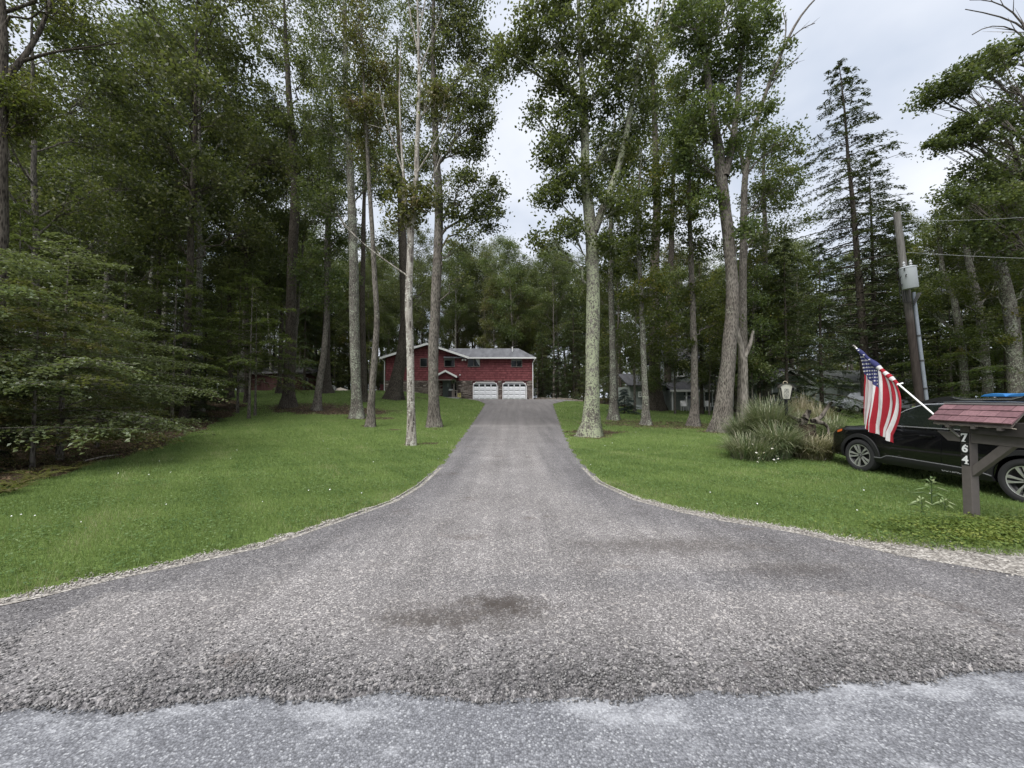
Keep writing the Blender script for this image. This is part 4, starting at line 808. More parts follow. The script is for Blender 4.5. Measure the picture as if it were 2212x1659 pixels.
for u0, u1 in doors:
    x0, x1 = hx(u0), hx(u1); w_, h_ = x1-x0, zd-hb; ch = .30
    d = MB().box(x0, x1, HY-.03, HY+.05, hb-.1, zd).build('garage_door', M_DOOR, house)
    pan = None
    for i in range(4):
        cx0, cx1 = x0+w_*(i+.10)/4, x0+w_*(i+.90)/4
        for j in range(3):
            a, b = hb+h_*(.05+j*.245), hb+h_*(.05+j*.245+.195)
            q = MB(); yy = HY-.03
            q.add([(cx0, yy, a), (cx1, yy, a), (cx1, yy, b), (cx0, yy, b), (cx0+.05, yy-.035, a+.05), (cx1-.05, yy-.035, a+.05), (cx1-.05, yy-.035, b-.05), (cx0+.05, yy-.035, b-.05)], [(4, 5, 6, 7), (0, 1, 5, 4), (1, 2, 6, 5), (2, 3, 7, 6), (3, 0, 4, 7)])
            q.build('panel', M_DOOR, d)
        MB().box(cx0, cx1, HY-.045, HY-.028, hb+h_*.80, hb+h_*.925).build('pane', M_GLASS, d)
    for j in range(4): MB().box(x0, x1, HY-.033, HY-.02, hb+h_*(.03+j*.245)-.006, hb+h_*(.03+j*.245)+.006).build('seam', M_DGREY, d)
    fr = MB(); t = .09; yf = (HY-.13, HY+.0)
    for a, b in (((x0-t/2, hb-.1), (x0-t/2, zd-ch)), ((x0-t/2, zd-ch), (x0+ch, zd+t/2)), ((x0+ch, zd+t/2), (x1-ch, zd+t/2)), ((x1-ch, zd+t/2), (x1+t/2, zd-ch)), ((x1+t/2, zd-ch), (x1+t/2, hb-.1))):
        fr.beam((a[0], HY-.07, a[1]), (b[0], HY-.07, b[1]), .16, t, (0, -1, 0)) if False else fr.prism([(a[0], HY-.14, a[1]), (b[0], HY-.14, b[1]), (b[0]+(t if abs(b[0]-a[0]) < .01 else 0), HY-.14, b[1]+(0 if abs(b[0]-a[0]) < .01 else t)), (a[0]+(t if abs(b[0]-a[0]) < .01 else 0), HY-.14, a[1]+(0 if abs(b[0]-a[0]) < .01 else t))], (0, .14, 0))
    fr.build('door_frame', M_WHITE, house)
# red shingles: thin overlapping wedges, too small to pick out one by one
def roofz(x): return min(zeR, 99) if x > xg else (zeL+(zpk-zeL)*(1-abs(x-xpk)/(xpk-xl)) if x < xpk else zeL+(zpk-zeL)*max(0, 1-(x-xpk)/(xg-xpk)))
sh = MB(); zr = zst; row = 0
while zr < zpk:
    x = xl-.02+(row % 2)*.11
    while x < xr:
        wsh = random.uniform(.17, .27); xa, xb = x, min(x+wsh-.008, xr+.01); xc = (xa+xb)/2; top = min(zr+.225, roofz(xc)-.12)
        if top > zr+.05 and not any(a-.02 < xc < b+.02 and c-.1 < zr+.13 < e for a, b, c, e in rects):
            sh.cur = random.random()*.7+.15; bo = random.uniform(-.012, .006); y0 = HY-.05-random.random()*.012
            sh.add([(xa, y0, zr+bo), (xb, y0, zr+bo), (xb, HY-.03, top), (xa, HY-.03, top), (xa, HY, zr+bo), (xb, HY, zr+bo)], [(0, 1, 2, 3), (5, 4, 0), (1, 0, 4, 5)][0:1]+[(0, 4, 5, 1), (0, 3, 4), (1, 5, 2)])
        x += wsh
    zr += .262; row += 1
sh.build('shingle_siding', M_RED, house, kind='stuff')
# ledge stone courses
xd0, xd1 = hx(968)-.72, hx(968)+.46
stn = MB(); z = hb-.35
while z < zst-.02:
    hh = random.uniform(.07, .15); x = xl
    while x < xr:
        ws = random.uniform(.18, .62); xa, xb = x+.006, min(x+ws-.006, xr+.02); xc = (xa+xb)/2; zt = min(z+hh-.012, zst)
        bad = any(hx(a)-.10 < xb and xa < hx(b)+.10 and z < zd+.12 for a, b in doors) or (xd0 < xc < xd1)
        if bad:
            for a, b in doors:   # cut stones at the jambs
                if xa < hx(a)-.12 < xb: xb = hx(a)-.10; bad = False
                elif xa < hx(b)+.12 < xb: xa = hx(b)+.10; bad = False
        if not bad and xb-xa > .05:
            stn.cur = min(1, max(0, random.gauss(.45, .25))); yo = random.uniform(.03, .085); j = lambda: random.uniform(-.01, .01)
            stn.add([(xa, HY, z), (xb, HY, z), (xb, HY, zt), (xa, HY, zt), (xa+.01+j(), HY-yo+j(), z+.008), (xb-.01+j(), HY-yo+j(), z+.008+j()), (xb-.012, HY-yo+j(), zt-.008+j()), (xa+.012, HY-yo+j(), zt-.006)], [(4, 5, 6, 7), (0, 1, 5, 4), (1, 2, 6, 5), (2, 3, 7, 6), (3, 0, 4, 7)])
        x += ws
    z += hh
stn.build('stone_veneer', M_STONE, house, kind='stuff')
# roofs
r1 = MB(); oh = .45; sR = 1.5/4
ze = zeR+.02; yr = HY+4.0; zri = hz(772)+1.42; xe = xr+.35; xri = hx(1120)*48/44
t = .12
def slab(mb, q): mb.prism(q, (0, 0, t))
slab(r1, [(xg-2.6, HY-oh, ze-.05), (xe, HY-oh, ze-.05), (xri, yr, zri), (xg-2.6, yr, zri)])
slab(r1, [(xe, HY+8+oh, ze-.05), (xg-2.6, HY+8+oh, ze-.05), (xg-2.6, yr, zri), (xri, yr, zri)])
slab(r1, [(xe, HY-oh, ze-.048), (xe, HY+8+oh, ze-.048), (xri+.003, yr, zri)])
ro = r1.build('roof', M_ROOF, house)
MB().tube([(hx(1107), yr-1.6, zri-.6), (hx(1107), yr-1.6, zri+.12)], .07, 8).build('vent_pipe', M_WHITE, ro)
r2 = MB(); gsl = (zpk-zeL)/(xpk-xl); yo = .55
for xa, za in ((xl-.55, zeL-.55*gsl), (xg+.30, zeL-.30*(zpk-zeL)/(xg-xpk))):
    q = [(xpk, HY-yo, zpk), (xa, HY-yo, za), (xa, HY+DEP+.4, za), (xpk, HY+DEP+.4, zpk)]; r2.prism(q, (0, 0, .10))
r2.build('roof', M_ROOF, house, label='front gable roof with wide white edges')
for xa, za in ((xl-.55, zeL-.55*gsl), (xg+.30, zeL-.30*(zpk-zeL)/(xg-xpk))):
    f = MB(); f.prism([(xpk, HY-yo-.03, zpk-.12), (xa, HY-yo-.03, za-.12), (xa, HY-yo-.03, za+.125), (xpk, HY-yo-.03, zpk+.125)], (0, .03, 0)); f.build('fascia', M_WHITE, house)
g_ = MB(); g_.box(xg+.32, xe+.05, HY-oh-.14, HY-oh-.005, ze-.10, ze+.05); g_.build('gutter', M_WHITE, house)
MB().box(xg+.32, xr+.3, HY-oh, HY-.02, ze-.09, ze-.062).build('soffit', M_WHITE, house)
MB().tube([(xe-.05, HY-oh-.08, ze-.08), (xe-.12, HY-oh-.05, ze-.22), (xr+.04, HY-.12, ze-.55), (xr+.06, HY-.11, hb+.02)], .055, 8).build('downspout', M_WHITE, house)
MB().tube([(xl-.45, HY-.3, zeL-.2), (xl-.1, HY-.13, zeL-.5), (xl-.07, HY-.12, hb+.5)], .045, 8).build('downspout', M_WHITE, house)
MB().box(hx(992.5), hx(995), HY-.10, HY-.02, hz(811), hz(808.6)).build('wall_vent', M_WHITE, house)
fl = MB(); cx = hx(1003); cz = hz(776)
for dx_ in (-.16, .16): fl.lathe([(.0, 0), (.11, 0), (.08, .2), (.04, .24), (0, .24)], 10, Matrix.Translation((cx+dx_, HY-.34, cz-.12)) @ Matrix.Rotation(R(-60), 4, 'X'))
fl.tube([(cx-.16, HY-.15, cz), (cx+.16, HY-.15, cz)], .03, 6); fl.tube([(cx, HY, cz), (cx, HY-.2, cz)], .04, 6); fl.build('floodlight', M_WHITE, house)
# porch
pu = 968; px_ = hx(pu); pz = hz(803.5); pe = hz(815); hw = hx(988)-px_; yp = HY-1.7
pr = MB()
for sg in (-1, 1): pr.prism([(px_, yp-.12, pz), (px_+sg*(hw+.2), yp-.12, pe-.06), (px_+sg*(hw+.2), HY-.03, pe-.06), (px_, HY-.03, pz)], (0, 0, .08))
po_ = pr.build('porch_roof', M_ROOF, house)
for sg in (-1, 1):
    q = MB(); q.prism([(px_, yp-.15, pz-.1), (px_+sg*(hw+.22), yp-.15, pe-.17), (px_+sg*(hw+.22), yp-.15, pe+.06), (px_, yp-.15, pz+.12)], (0, .028, 0)); q.build('fascia', M_WHITE, po_)
q = MB(); q.prism([(px_, yp, pz-.05), (px_-hw, yp, pe-.1), (px_-hw, yp, pe-.32), (px_+hw, yp, pe-.32), (px_+hw, yp, pe-.1)], (0, .1, 0)); q.build('gable_panel', M_RED_SHADE, po_)
MB().box(px_-hw, px_+hw, yp-.06, yp+.12, pe-.42, pe-.325).build('beam', M_BROWNFR, po_)
hg = Hf(px_, yp)
for sg in (-1, 1):
    MB().box(px_+sg*hw*.88-.06, px_+sg*hw*.88+.06, yp-.03, yp+.09, hg-.05, pe-.42).build('porch_post', M_BROWNFR, house)
MB().box(px_-.62, px_+.40, HY-.06, HY+.0, hg-.05, hg+2.0).build('front_door', simple('grey green door', (.10, .115, .11), .5), house)
MB().box(px_-.10, px_+.10, HY-.075, HY-.058, hg+1.2, hg+1.6).build('door_window', simple('pale door glass', (.22, .25, .23), .2), house)
MB().box(px_+.5, px_+hw*.9, HY-.075, HY-.0, hg+.2, hg+2.0).build('side_light', M_GLASS, house)
MB().box(px_-hw-.1, px_+hw+.5, yp-.3, HY-.02, hg-.25, hg+.02).build('porch_slab', simple('concrete', (.3, .29, .28), .9), house)
MB().box(px_+hw*.62, px_+hw*1.25, yp-.05, yp+.3, hg+.72, hg+.80).add([], []).box(px_+hw*.66, px_+hw*.76, yp, yp+.2, hg, hg+.72).box(px_+hw*1.12, px_+hw*1.22, yp, yp+.2, hg, hg+.72).build('railing', M_BROWNFR, house)
# side deck on the left of the house
dk = MB(); dxl = hx(819); dk.box(dxl, xl-.02, HY+.4, HY+3, hz(847), hz(844.5)); dk.build('deck', simple('grey deck boards', (.22, .2, .18), .8), house)
dz = hz(845)
MB().box(dxl, xl-.03, HY+.36, HY+.42, dz+.0, dz+.8).build('deck_panel', simple('dark red skirting', (.06, .012, .014), .7), house)
# things around the house
t = thing('serving_cart', (px_-.02+hw*.55, yp+.35, hg+.02), 'black wheeled cart with white bags on top, under the porch of the red house', 'cart')
q = MB(); cx = t.location.x; cy = t.location.y; q.box(cx-.28, cx+.28, cy-.2, cy+.2, hg+.08, hg+.72); q.build('body', M_BLACK, t, bev=.03)
q = MB(); q.box(cx-.32, cx+.32, cy-.24, cy+.24, hg+.98, hg+1.03); q.box(cx-.3, cx-.26, cy-.2, cy+.2, hg+.70, hg+.98); q.box(cx+.26, cx+.3, cy-.2, cy+.2, hg+.70, hg+.98); q.build('frame', M_DGREY, t)
q = MB(); q.sphere((cx-.12, cy-.12, hg+.82), .13, sc=(1.2, .8, .8)); q.sphere((cx+.13, cy-.12, hg+.82), .12, sc=(1.1, .8, .9)); q.build('bags', simple('pale bag', (.5, .52, .54), .6), t, True)
for sx in (-1, 1):
    MB().lathe([(0, -.02), (.07, -.02), (.07, .02), (0, .02)], 12, Matrix.Translation((cx+sx*.2, cy-.15, hg+.07)) @ Matrix.Rotation(R(90), 4, 'Y')).build('wheel', M_BLACK, t)
sx_, sz_ = hx(994.5), hz(855); sy = HY-.9
t = thing('yellow_yard_sign', (sx_, sy, Hf(sx_, sy)), 'small yellow yard sign with a dark round emblem before the stone wall', 'sign')
q = MB(); zb = Hf(sx_, sy)+.1; q.prism([(sx_-.19, sy, zb), (sx_+.19, sy, zb), (sx_+.19, sy, zb+.38), (sx_+.14, sy, zb+.55), (sx_-.04, sy, zb+.50), (sx_-.19, sy, zb+.55)], (0, .02, 0)); q.build('board', simple('yellow board', (.62, .55, .20), .6), t)
q = MB(); q.lathe([(.055, 0), (.10, 0), (.10, .006), (.055, .006), (.055, 0)], 14, Matrix.Translation((sx_+.06, sy-.002, zb+.33)) @ Matrix.Rotation(R(90), 4, 'X')); q.box(sx_-.14, sx_-.05, sy-.006, sy, zb+.40, zb+.46); q.box(sx_-.1, sx_+.1, sy-.006, sy, zb+.1, zb+.13); q.build('emblem', M_DGREY, t)
MB().tube([(sx_, sy+.03, zb-.15), (sx_, sy+.03, zb+.1)], .012, 6).build('stake', M_DGREY, t)
bx_, bz_ = px_+hw*.88+.02, hz(825); by_ = yp-.25
t = thing('hanging_basket', (bx_, by_, bz_), 'dark green hanging plant on the right porch post of the red house', 'hanging plant')
g = Geo(); cluster(g, unit(60)*np.array([.2, .2, .2])+np.array([0, 0, .02]), 8, (.05,)*3, .09, .05, .5); meshobj('foliage', g.mesh('foliage', ML_HEM), t)
q = MB(); q.lathe([(.02, -.16), (.14, -.14), (.2, 0), (.18, 0)], 12, Matrix.Translation((bx_, by_, bz_))); q.tube([(bx_, by_, bz_), (bx_, by_+.2, bz_+.6)], .008, 5); q.build('pot', M_BLACK, t)
# clutter on and by the side deck
ax = hx(825)
t = thing('white_garden_box', (ax, HY+1.0, dz+.02), 'white covered box standing on the side deck of the red house', 'box')
q = MB(); q.box(ax-.32, ax+.28, HY+.75, HY+1.2, dz+.02, dz+.72); q.build('box', M_WHITE, t, bev=.03); q = MB(); q.box(ax-.36, ax+.32, HY+.7, HY+1.25, dz+.72, dz+.80); q.build('lid', simple('grey lid', (.4, .42, .45), .5), t, bev=.02)
def at(u, v, d): p = PX(u, v, d); return Vector((p.x, d, Hf(p.x, d)))
p = at(689, 841, 50); t = thing('wheel_hoop', p, 'pale hoop shaped wheel leaning by the brown shed', 'wheel')
q = MB(); q.tube([(p.x+.48*math.cos(a_)*.72, p.y, p.z+.5+.48*math.sin(a_)) for a_ in np.linspace(0, 6.283, 17)], .05, 6, False); q.build('rim', simple('pale grey rubber', (.34, .35, .37), .6), t, True)
q = MB(); [q.tube([(p.x, p.y, p.z+.5), (p.x+.45*math.cos(a_)*.72, p.y, p.z+.5+.45*math.sin(a_))], .012, 4) for a_ in np.linspace(0, 6.283, 9)[:-1]]; q.build('spokes', M_DGREY, t)
p = at(716, 846, 46); t = thing('metal_chest', p, 'grey metal frame chest by the far edge of the left lawn', 'chest')
q = MB(); q.box(p.x-.45, p.x+.45, p.y-.3, p.y+.3, p.z, p.z+.55); q.build('body', simple('grey sheet metal', (.22, .23, .24), .5), t, bev=.03); q = MB(); [q.box(p.x+a_-.04, p.x+a_+.04, p.y-.36, p.y-.29, p.z-.02, p.z+.66) for a_ in (-.48, .48)]; q.box(p.x-.52, p.x+.52, p.y-.36, p.y-.29, p.z+.60, p.z+.67); q.build('frame', simple('pale frame', (.42, .43, .43), .5), t)
p = at(735, 847, 46.5); t = thing('sand_pile', p, 'low pale heap of sand at the far edge of the left lawn', 'sand pile')
g = Geo(); n_ = 14; th = np.linspace(0, 6.283, 24, endpoint=False)
vs = [];
for i in range(7):
    rr = i/6; 
    for a_ in th: vs.append((1.9*rr*math.cos(a_), 1.0*rr*math.sin(a_), .42*(1-rr)**1.4+.03*math.sin(a_*5+i)-.03*i/6))
fs = [(i*24+k, i*24+(k+1) % 24, (i+1)*24+(k+1) % 24, (i+1)*24+k) for i in range(6) for k in range(24)]
meshobj('heap', np_mesh('heap', vs, fs, simple('pale sand', (.36, .32, .27), .95, var=.3, sc=12), None, True), t)
# low stone edging right of the garage
for k in range(9):
    x = xr+.7+k*.62; y = HY+.9; o = MB(); z0 = Hf(x, y)
    o.prism([(x-.3, y-.2, z0-.1), (x+.28, y-.22, z0-.1), (x+.3, y+.2, z0-.1), (x-.27, y+.22, z0-.1)], (random.uniform(-.03, .03), 0, .1+random.uniform(.12, .22)))
    tag(o.build('edging_stone', M_STONE, None, bev=.03), 'flat brown edging stone in the row beside the red house', 'stone', 'edging stones right of the red house')

# brown shed behind the shaded trees
p = at(628, 838, 52); shd = thing('brown_shed', p, 'dark reddish brown shed half hidden behind the shaded trees', 'shed')
M_SHED = simple('brown red boards', (.055, .024, .020), .8, var=.3)
q = MB(); x0, x1 = p.x-5.5, p.x+3.0; y0 = p.y; z0 = p.z; q.prism([(x0, y0, z0), (x1, y0, z0), (x1, y0, z0+2.5), (x0, y0, z0+2.5)], (0, 5, 0)); q.build('wall', M_SHED, shd)
for k in range(28):
    xa = x0+.02+(x1-x0)*k/28; MB().box(xa+.012, xa+(x1-x0)/28-.012, y0-.025-random.random()*.006, y0-.002, z0+.02, z0+2.48).build('plank', M_SHED, shd)
q = MB(); q.prism([(x0-.3, y0-.4, z0+2.45), (x0-.3, y0+2.5, z0+3.6), (x0-.3, y0+5.4, z0+2.45), (x0-.3, y0+2.5, z0+3.45)], (x1-x0+.6, 0, 0)); q.build('roof', roofmat('dark shed roof', (.05, .05, .05), (.09, .09, .09)), shd)
w1 = MB().box(x1-1.15, x1-.65, y0-.05, y0-.027, z0+1.1, z0+1.9).build('window', simple('pale window frame', (.4, .4, .38), .5), shd); MB().box(x1-1.1, x1-.7, y0-.058, y0-.051, z0+1.15, z0+1.85).build('pane', M_GLASS, w1)
MB().box(x0-.2, x1+.3, y0-.55, y0-.05, z0-.1, z0+.14).build('sill_board', simple('grey timber', (.2, .18, .16), .8), shd)

# ------------------------------------------------------------------ the grey clapboard house
GYH = 34.5
def nx(u): return PX(u, 830, GYH).x
def nz(v): return PX(1500, v, GYH).z
M_CLAP = varmat('grey green clapboard', [(0, (.20, .225, .21)), (.5, (.26, .285, .27)), (1, (.31, .335, .32))], .6, 4, .2, .01, .2)
nb_ = Hf(nx(1520), GYH)
nh = thing('clapboard_house', (nx(1520), GYH, nb_), 'grey green clapboard house with a dark porch roof and white trimmed windows, among hemlocks', 'house')
def clap(name, parent, x0, x1, z0, z1, y, dep, step=.16, top=None):
    q = MB(); q.box(x0+.02, x1-.02, y, y+dep, z0, z1); q.build(name, M_CLAP, parent)
    b = MB(); z = z0
    while z < z1-.02:
        b.cur = random.uniform(.2, .8); zt = min(z+step, z1); b.prism([(x0, y-.022, z), (x0, y-.003, zt), (x0, y, zt), (x0, y, z)], (x1-x0, 0, 0)); z += step
    b.build('siding', M_CLAP, parent, kind='stuff')
clap('wall', nh, nx(1368), nx(1448), nz(876), nz(834), GYH+1, 6)
clap('wall', nh, nx(1449), nx(1605), nz(846), nz(778), GYH+1.6, 7)
MB().box(nx(1449), nx(1605), GYH+1.7, GYH+8.5, nb_-.3, nz(846)).build('wall', M_CLAP, nh)
clap('wall', nh, nx(1448), nx(1478), nb_-.2, nz(842), GYH+.1, 1.4)
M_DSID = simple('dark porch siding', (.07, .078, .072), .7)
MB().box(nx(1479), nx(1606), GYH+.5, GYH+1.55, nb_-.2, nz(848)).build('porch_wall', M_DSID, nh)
def nwin(u0, u1, v0, v1, y, par=nh, mun=True):
    x0, x1, z1, z0 = nx(u0), nx(u1), nz(v0), nz(v1); q = MB(); f = .12
    q.box(x0, x0+f, y-.06, y, z0, z1); q.box(x1-f, x1, y-.06, y, z0, z1); q.box(x0+f, x1-f, y-.06, y, z1-f, z1); q.box(x0+f, x1-f, y-.07, y, z0, z0+f)
    if mun: q.box(x0+f, x1-f, y-.05, y, (z0+z1)/2-.03, (z0+z1)/2+.03)
    wn_ = q.build('window', M_WHITE, par); MB().box(x0+f, x1-f, y-.035, y-.02, z0+f, z1-f).build('pane', M_GLASS, wn_)
nwin(1514, 1528, 847, 879, GYH+.5); nwin(1543, 1557, 847, 879, GYH+.5); nwin(1575, 1591, 853, 878, GYH+.5)
nwin(1478, 1496, 791, 812, GYH+1.58); nwin(1536, 1548, 791, 812, GYH+1.58); nwin(1562, 1578, 791, 812, GYH+1.58); nwin(1386, 1394, 845, 858, GYH+.98)
q = MB().box(nx(1482), nx(1498), GYH+.44, GYH+.5, nb_, nz(854)); dd = q.build('door', simple('white panel door', (.62, .62, .62), .5), nh)
q = MB(); q.prism([(nx(1490)+.34*math.cos(a_), GYH+.43, nz(861)+.26*math.sin(a_)) for a_ in np.linspace(0, math.pi, 9)], (0, .012, 0)); q.build('fanlight', M_GLASS, dd)
M_NROOF = roofmat('dark porch shingle', (.05, .05, .055), (.10, .10, .105))
q = MB(); q.prism([(nx(1448)-.2, GYH-.5, nz(844)), (nx(1448)-.2, GYH+1.6, nz(824)), (nx(1448)-.2, GYH+1.6, nz(822)), (nx(1448)-.2, GYH-.5, nz(842))], (nx(1612)-nx(1448)+.3, 0, 0)); pr_ = q.build('porch_roof', M_NROOF, nh)
MB().box(nx(1448)-.25, nx(1612)+.15, GYH-.6, GYH-.505, nz(846.5), nz(842)).build('gutter', M_WHITE, pr_)
q = MB(); yb = GYH+1.1; q.prism([(nx(1449)-.4, yb, nz(779)), (nx(1605)+.4, yb, nz(779)), (nx(1605)-1.2, yb+4, nz(720)), (nx(1449)+1.2, yb+4, nz(720))], (0, 0, .15)); q.prism([(nx(1605)+.4, yb+8, nz(779)), (nx(1449)-.4, yb+8, nz(779)), (nx(1449)+1.2, yb+4, nz(720)), (nx(1605)-1.2, yb+4, nz(720))], (0, 0, .15)); q.build('roof', M_NROOF, nh)
q = MB(); q.prism([(nx(1368)-.3, GYH+.6, nz(834)), (nx(1450), GYH+.6, nz(834)), (nx(1450), GYH+4, nz(805)), (nx(1368)-.3, GYH+4, nz(805))], (0, 0, .12)); q.build('roof', M_NROOF, nh)
for u in (1448, 1478, 1602): MB().tube([(nx(u), GYH-.42, nb_-.1), (nx(u), GYH-.42, nz(845))], .07, 8).build('porch_post', M_WHITE, nh)
MB().tube([(nx(1600), GYH-.5, nz(846)), (nx(1603), GYH-.35, nz(850)), (nx(1608), GYH-.2, nz(853)), (nx(1608), GYH-.2, nz(868))], .05, 8).build('downspout', M_WHITE, nh)
MB().box(nx(1376), nx(1447), GYH+.94, GYH+1.0, nz(890), nz(876)).build('foundation', simple('pale foundation', (.5, .52, .54), .8), nh)
for u, lab in ((1469, 'white garden chair left of the grey house door'), (1521, 'white garden chair under the porch window')):
    p = Vector((nx(u), GYH-.9, Hf(nx(u), GYH-.9))); t = thing('garden_chair', p, lab, 'chair', 'white chairs before the grey house')
    q = MB(); q.box(p.x-.26, p.x+.26, p.y-.25, p.y+.25, p.z+.40, p.z+.45); q.build('seat', M_WHITE, t); q = MB(); q.prism([(p.x-.26, p.y+.25, p.z+.45), (p.x+.26, p.y+.25, p.z+.45), (p.x+.22, p.y+.38, p.z+.9), (p.x-.22, p.y+.38, p.z+.9)], (0, .03, 0)); q.build('backrest', M_WHITE, t)
    for sx, sy in ((-1, -1), (1, -1), (-1, 1), (1, 1)): MB().box(p.x+sx*.23-.025, p.x+sx*.23+.025, p.y+sy*.22-.025, p.y+sy*.22+.025, p.z, p.z+.40).build('leg', M_WHITE, t)
    for sx in (-1, 1): MB().box(p.x+sx*.25-.03, p.x+sx*.25+.03, p.y-.22, p.y+.3, p.z+.62, p.z+.65).build('armrest', M_WHITE, t)
# small white trimmed cottage further right
CY = 32.0
def cxp(u): return PX(u, 830, CY).x
def czp(v): return PX(1700, v, CY).z
cb_ = Hf(cxp(1695), CY); ct = thing('white_trimmed_cottage', (cxp(1695), CY, cb_), 'small clapboard cottage with white gable boards and a railed porch behind the lamp', 'house')
x0, x1 = cxp(1652), cxp(1740); xm = cxp(1698)
clap('wall', ct, x0, x1, cb_-.3, czp(828), CY, 5)
q = MB(); q.prism([(x0, CY+.02, czp(828)), (x1, CY+.02, czp(828)), (xm, CY+.02, czp(800))], (0, 5, 0)); q.build('gable_wall', M_CLAP, ct)
for xa, za in ((x0-.5, czp(833)), (x1+.5, czp(833))):
    q = MB(); q.prism([(xm, CY-.5, czp(798)), (xa, CY-.5, za), (xa, CY+5.3, za), (xm, CY+5.3, czp(798))], (0, 0, .12)); q.build('roof', M_NROOF, ct)
    q = MB(); q.prism([(xm, CY-.54, czp(801)), (xa, CY-.54, za-.14), (xa, CY-.54, za+.13), (xm, CY-.54, czp(798)+.13)], (0, .035, 0)); q.build('fascia', M_WHITE, ct)
q = MB(); X0, X1, Z1, Z0 = cxp(1700), cxp(1733), czp(838), czp(856); [q.box(X0+(X1-X0)*k/2-.08, X0+(X1-X0)*k/2+.08, CY-.08, CY, Z0, Z1) for k in range(3)]; q.box(X0-.08, X1+.08, CY-.085, CY, Z1, Z1+.16); q.box(X0-.08, X1+.08, CY-.085, CY, Z0-.14, Z0); cw = q.build('window', M_WHITE, ct)
for k in range(2): MB().box(X0+(X1-X0)*k/2+.08, X0+(X1-X0)*(k+1)/2-.08, CY-.04, CY-.025, Z0, Z1).build('pane', M_GLASS, cw)
q = MB(); q.box(cxp(1648), cxp(1745), CY-1.3, CY-1.24, cb_+.85, cb_+.92); [q.box(x-.02, x+.02, CY-1.29, CY-1.25, cb_, cb_+.85) for x in np.arange(cxp(1650), cxp(1745), .22)]; q.build('railing', simple('dark railing', (.06, .055, .05), .7), ct)
MB().tube([(cxp(1661), CY-.45, czp(834)), (cxp(1663), CY-.3, czp(840)), (cxp(1663), CY-.12, cb_)], .05, 8).build('downspout', M_WHITE, ct)

# grey garage at the right
GY = 36.0
def gx(u): return PX(u, 830, GY).x
def gz_(v): return PX(1900, v, GY).z
gb = Hf(gx(1880), GY); ga = thing('grey_garage', (gx(1880), GY, gb), 'low grey garage with a long shingle roof behind the flag', 'garage')
clap('wall', ga, gx(1808), gx(1968), gb-.2, gz_(827), GY, 7, .2)
q = MB(); q.prism([(gx(1800), GY-.5, gz_(828)), (gx(1976), GY-.5, gz_(828)), (gx(1940), GY+3.5, gz_(798)), (gx(1808), GY+3.5, gz_(798))], (0, 0, .14)); q.prism([(gx(1976), GY-.5, gz_(827.6)), (gx(1976), GY+7.5, gz_(827.6)), (gx(1940), GY+3.5, gz_(798))], (0, 0, .14)); q.build('roof', roofmat('grey green garage shingle', (.075, .08, .075), (.13, .135, .125)), ga)
MB().box(gx(1800), gx(1977), GY-.6, GY-.51, gz_(831), gz_(827.4)).build('fascia', simple('cream trim', (.52, .52, .46), .6), ga)
q = MB(); q.box(gx(1930), gx(1946), GY-.06, GY-.02, gb+1.0, gb+1.9); gw = q.build('window', M_WHITE, ga); MB().box(gx(1931.5), gx(1944.5), GY-.075, GY-.061, gb+1.08, gb+1.82).build('pane', M_GLASS, gw)
MB().box(gx(1820), gx(1880), GY-.07, GY-.024, gb, gb+2.1).build('garage_door', simple('weathered pale door', (.40, .41, .40), .7, var=.25), ga)
# ------------------------------------------------------------------ mailbox by the road
M_TAUPE = simple('taupe painted timber', (.105, .092, .084), .75, var=.25, sc=14)
M_MSH = varmat('faded red shingle', [(0, (.135, .070, .080)), (.5, (.180, .095, .106)), (1, (.235, .130, .142))], .85, 26, .3, .004, .4)
mx0, my0 = 6.34, 5.36; mz = Hf(mx0, my0)
mail = thing('mailbox_stand', (mx0, my0, mz), 'taupe timber mailbox post numbered 764 with a little red shingled roof', 'mailbox')
MB().box(mx0-.055, mx0+.055, my0-.055, my0+.055, mz-.2, mz+1.30).build('post', M_TAUPE, mail, bev=.006)
arm_z = mz+1.085
q = MB(); q.prism([(mx0-.045, my0+.36, arm_z+.065), (mx0-.045, my0+.22, arm_z-.065), (mx0-.045, my0+.058, arm_z-.065), (mx0-.045, my0+.058, arm_z+.065)], (.09, 0, 0)); q.build('arm_end', M_TAUPE, mail, bev=.004)
q = MB(); q.prism([(mx0-.045, my0-.058, arm_z-.065), (mx0-.045, my0-.95, arm_z-.065), (mx0-.045, my0-1.05, arm_z+.065), (mx0-.045, my0-.058, arm_z+.065)], (.09, 0, 0)); q.build('arm', M_TAUPE, mail, bev=.004)
q = MB(); q.prism([(mx0-.04, my0-.058, mz+.56), (mx0-.04, my0-.058, mz+.70), (mx0-.04, my0-.36, arm_z-.067), (mx0-.04, my0-.50, arm_z-.067)], (.08, 0, 0)); q.build('brace', M_TAUPE, mail, bev=.004)
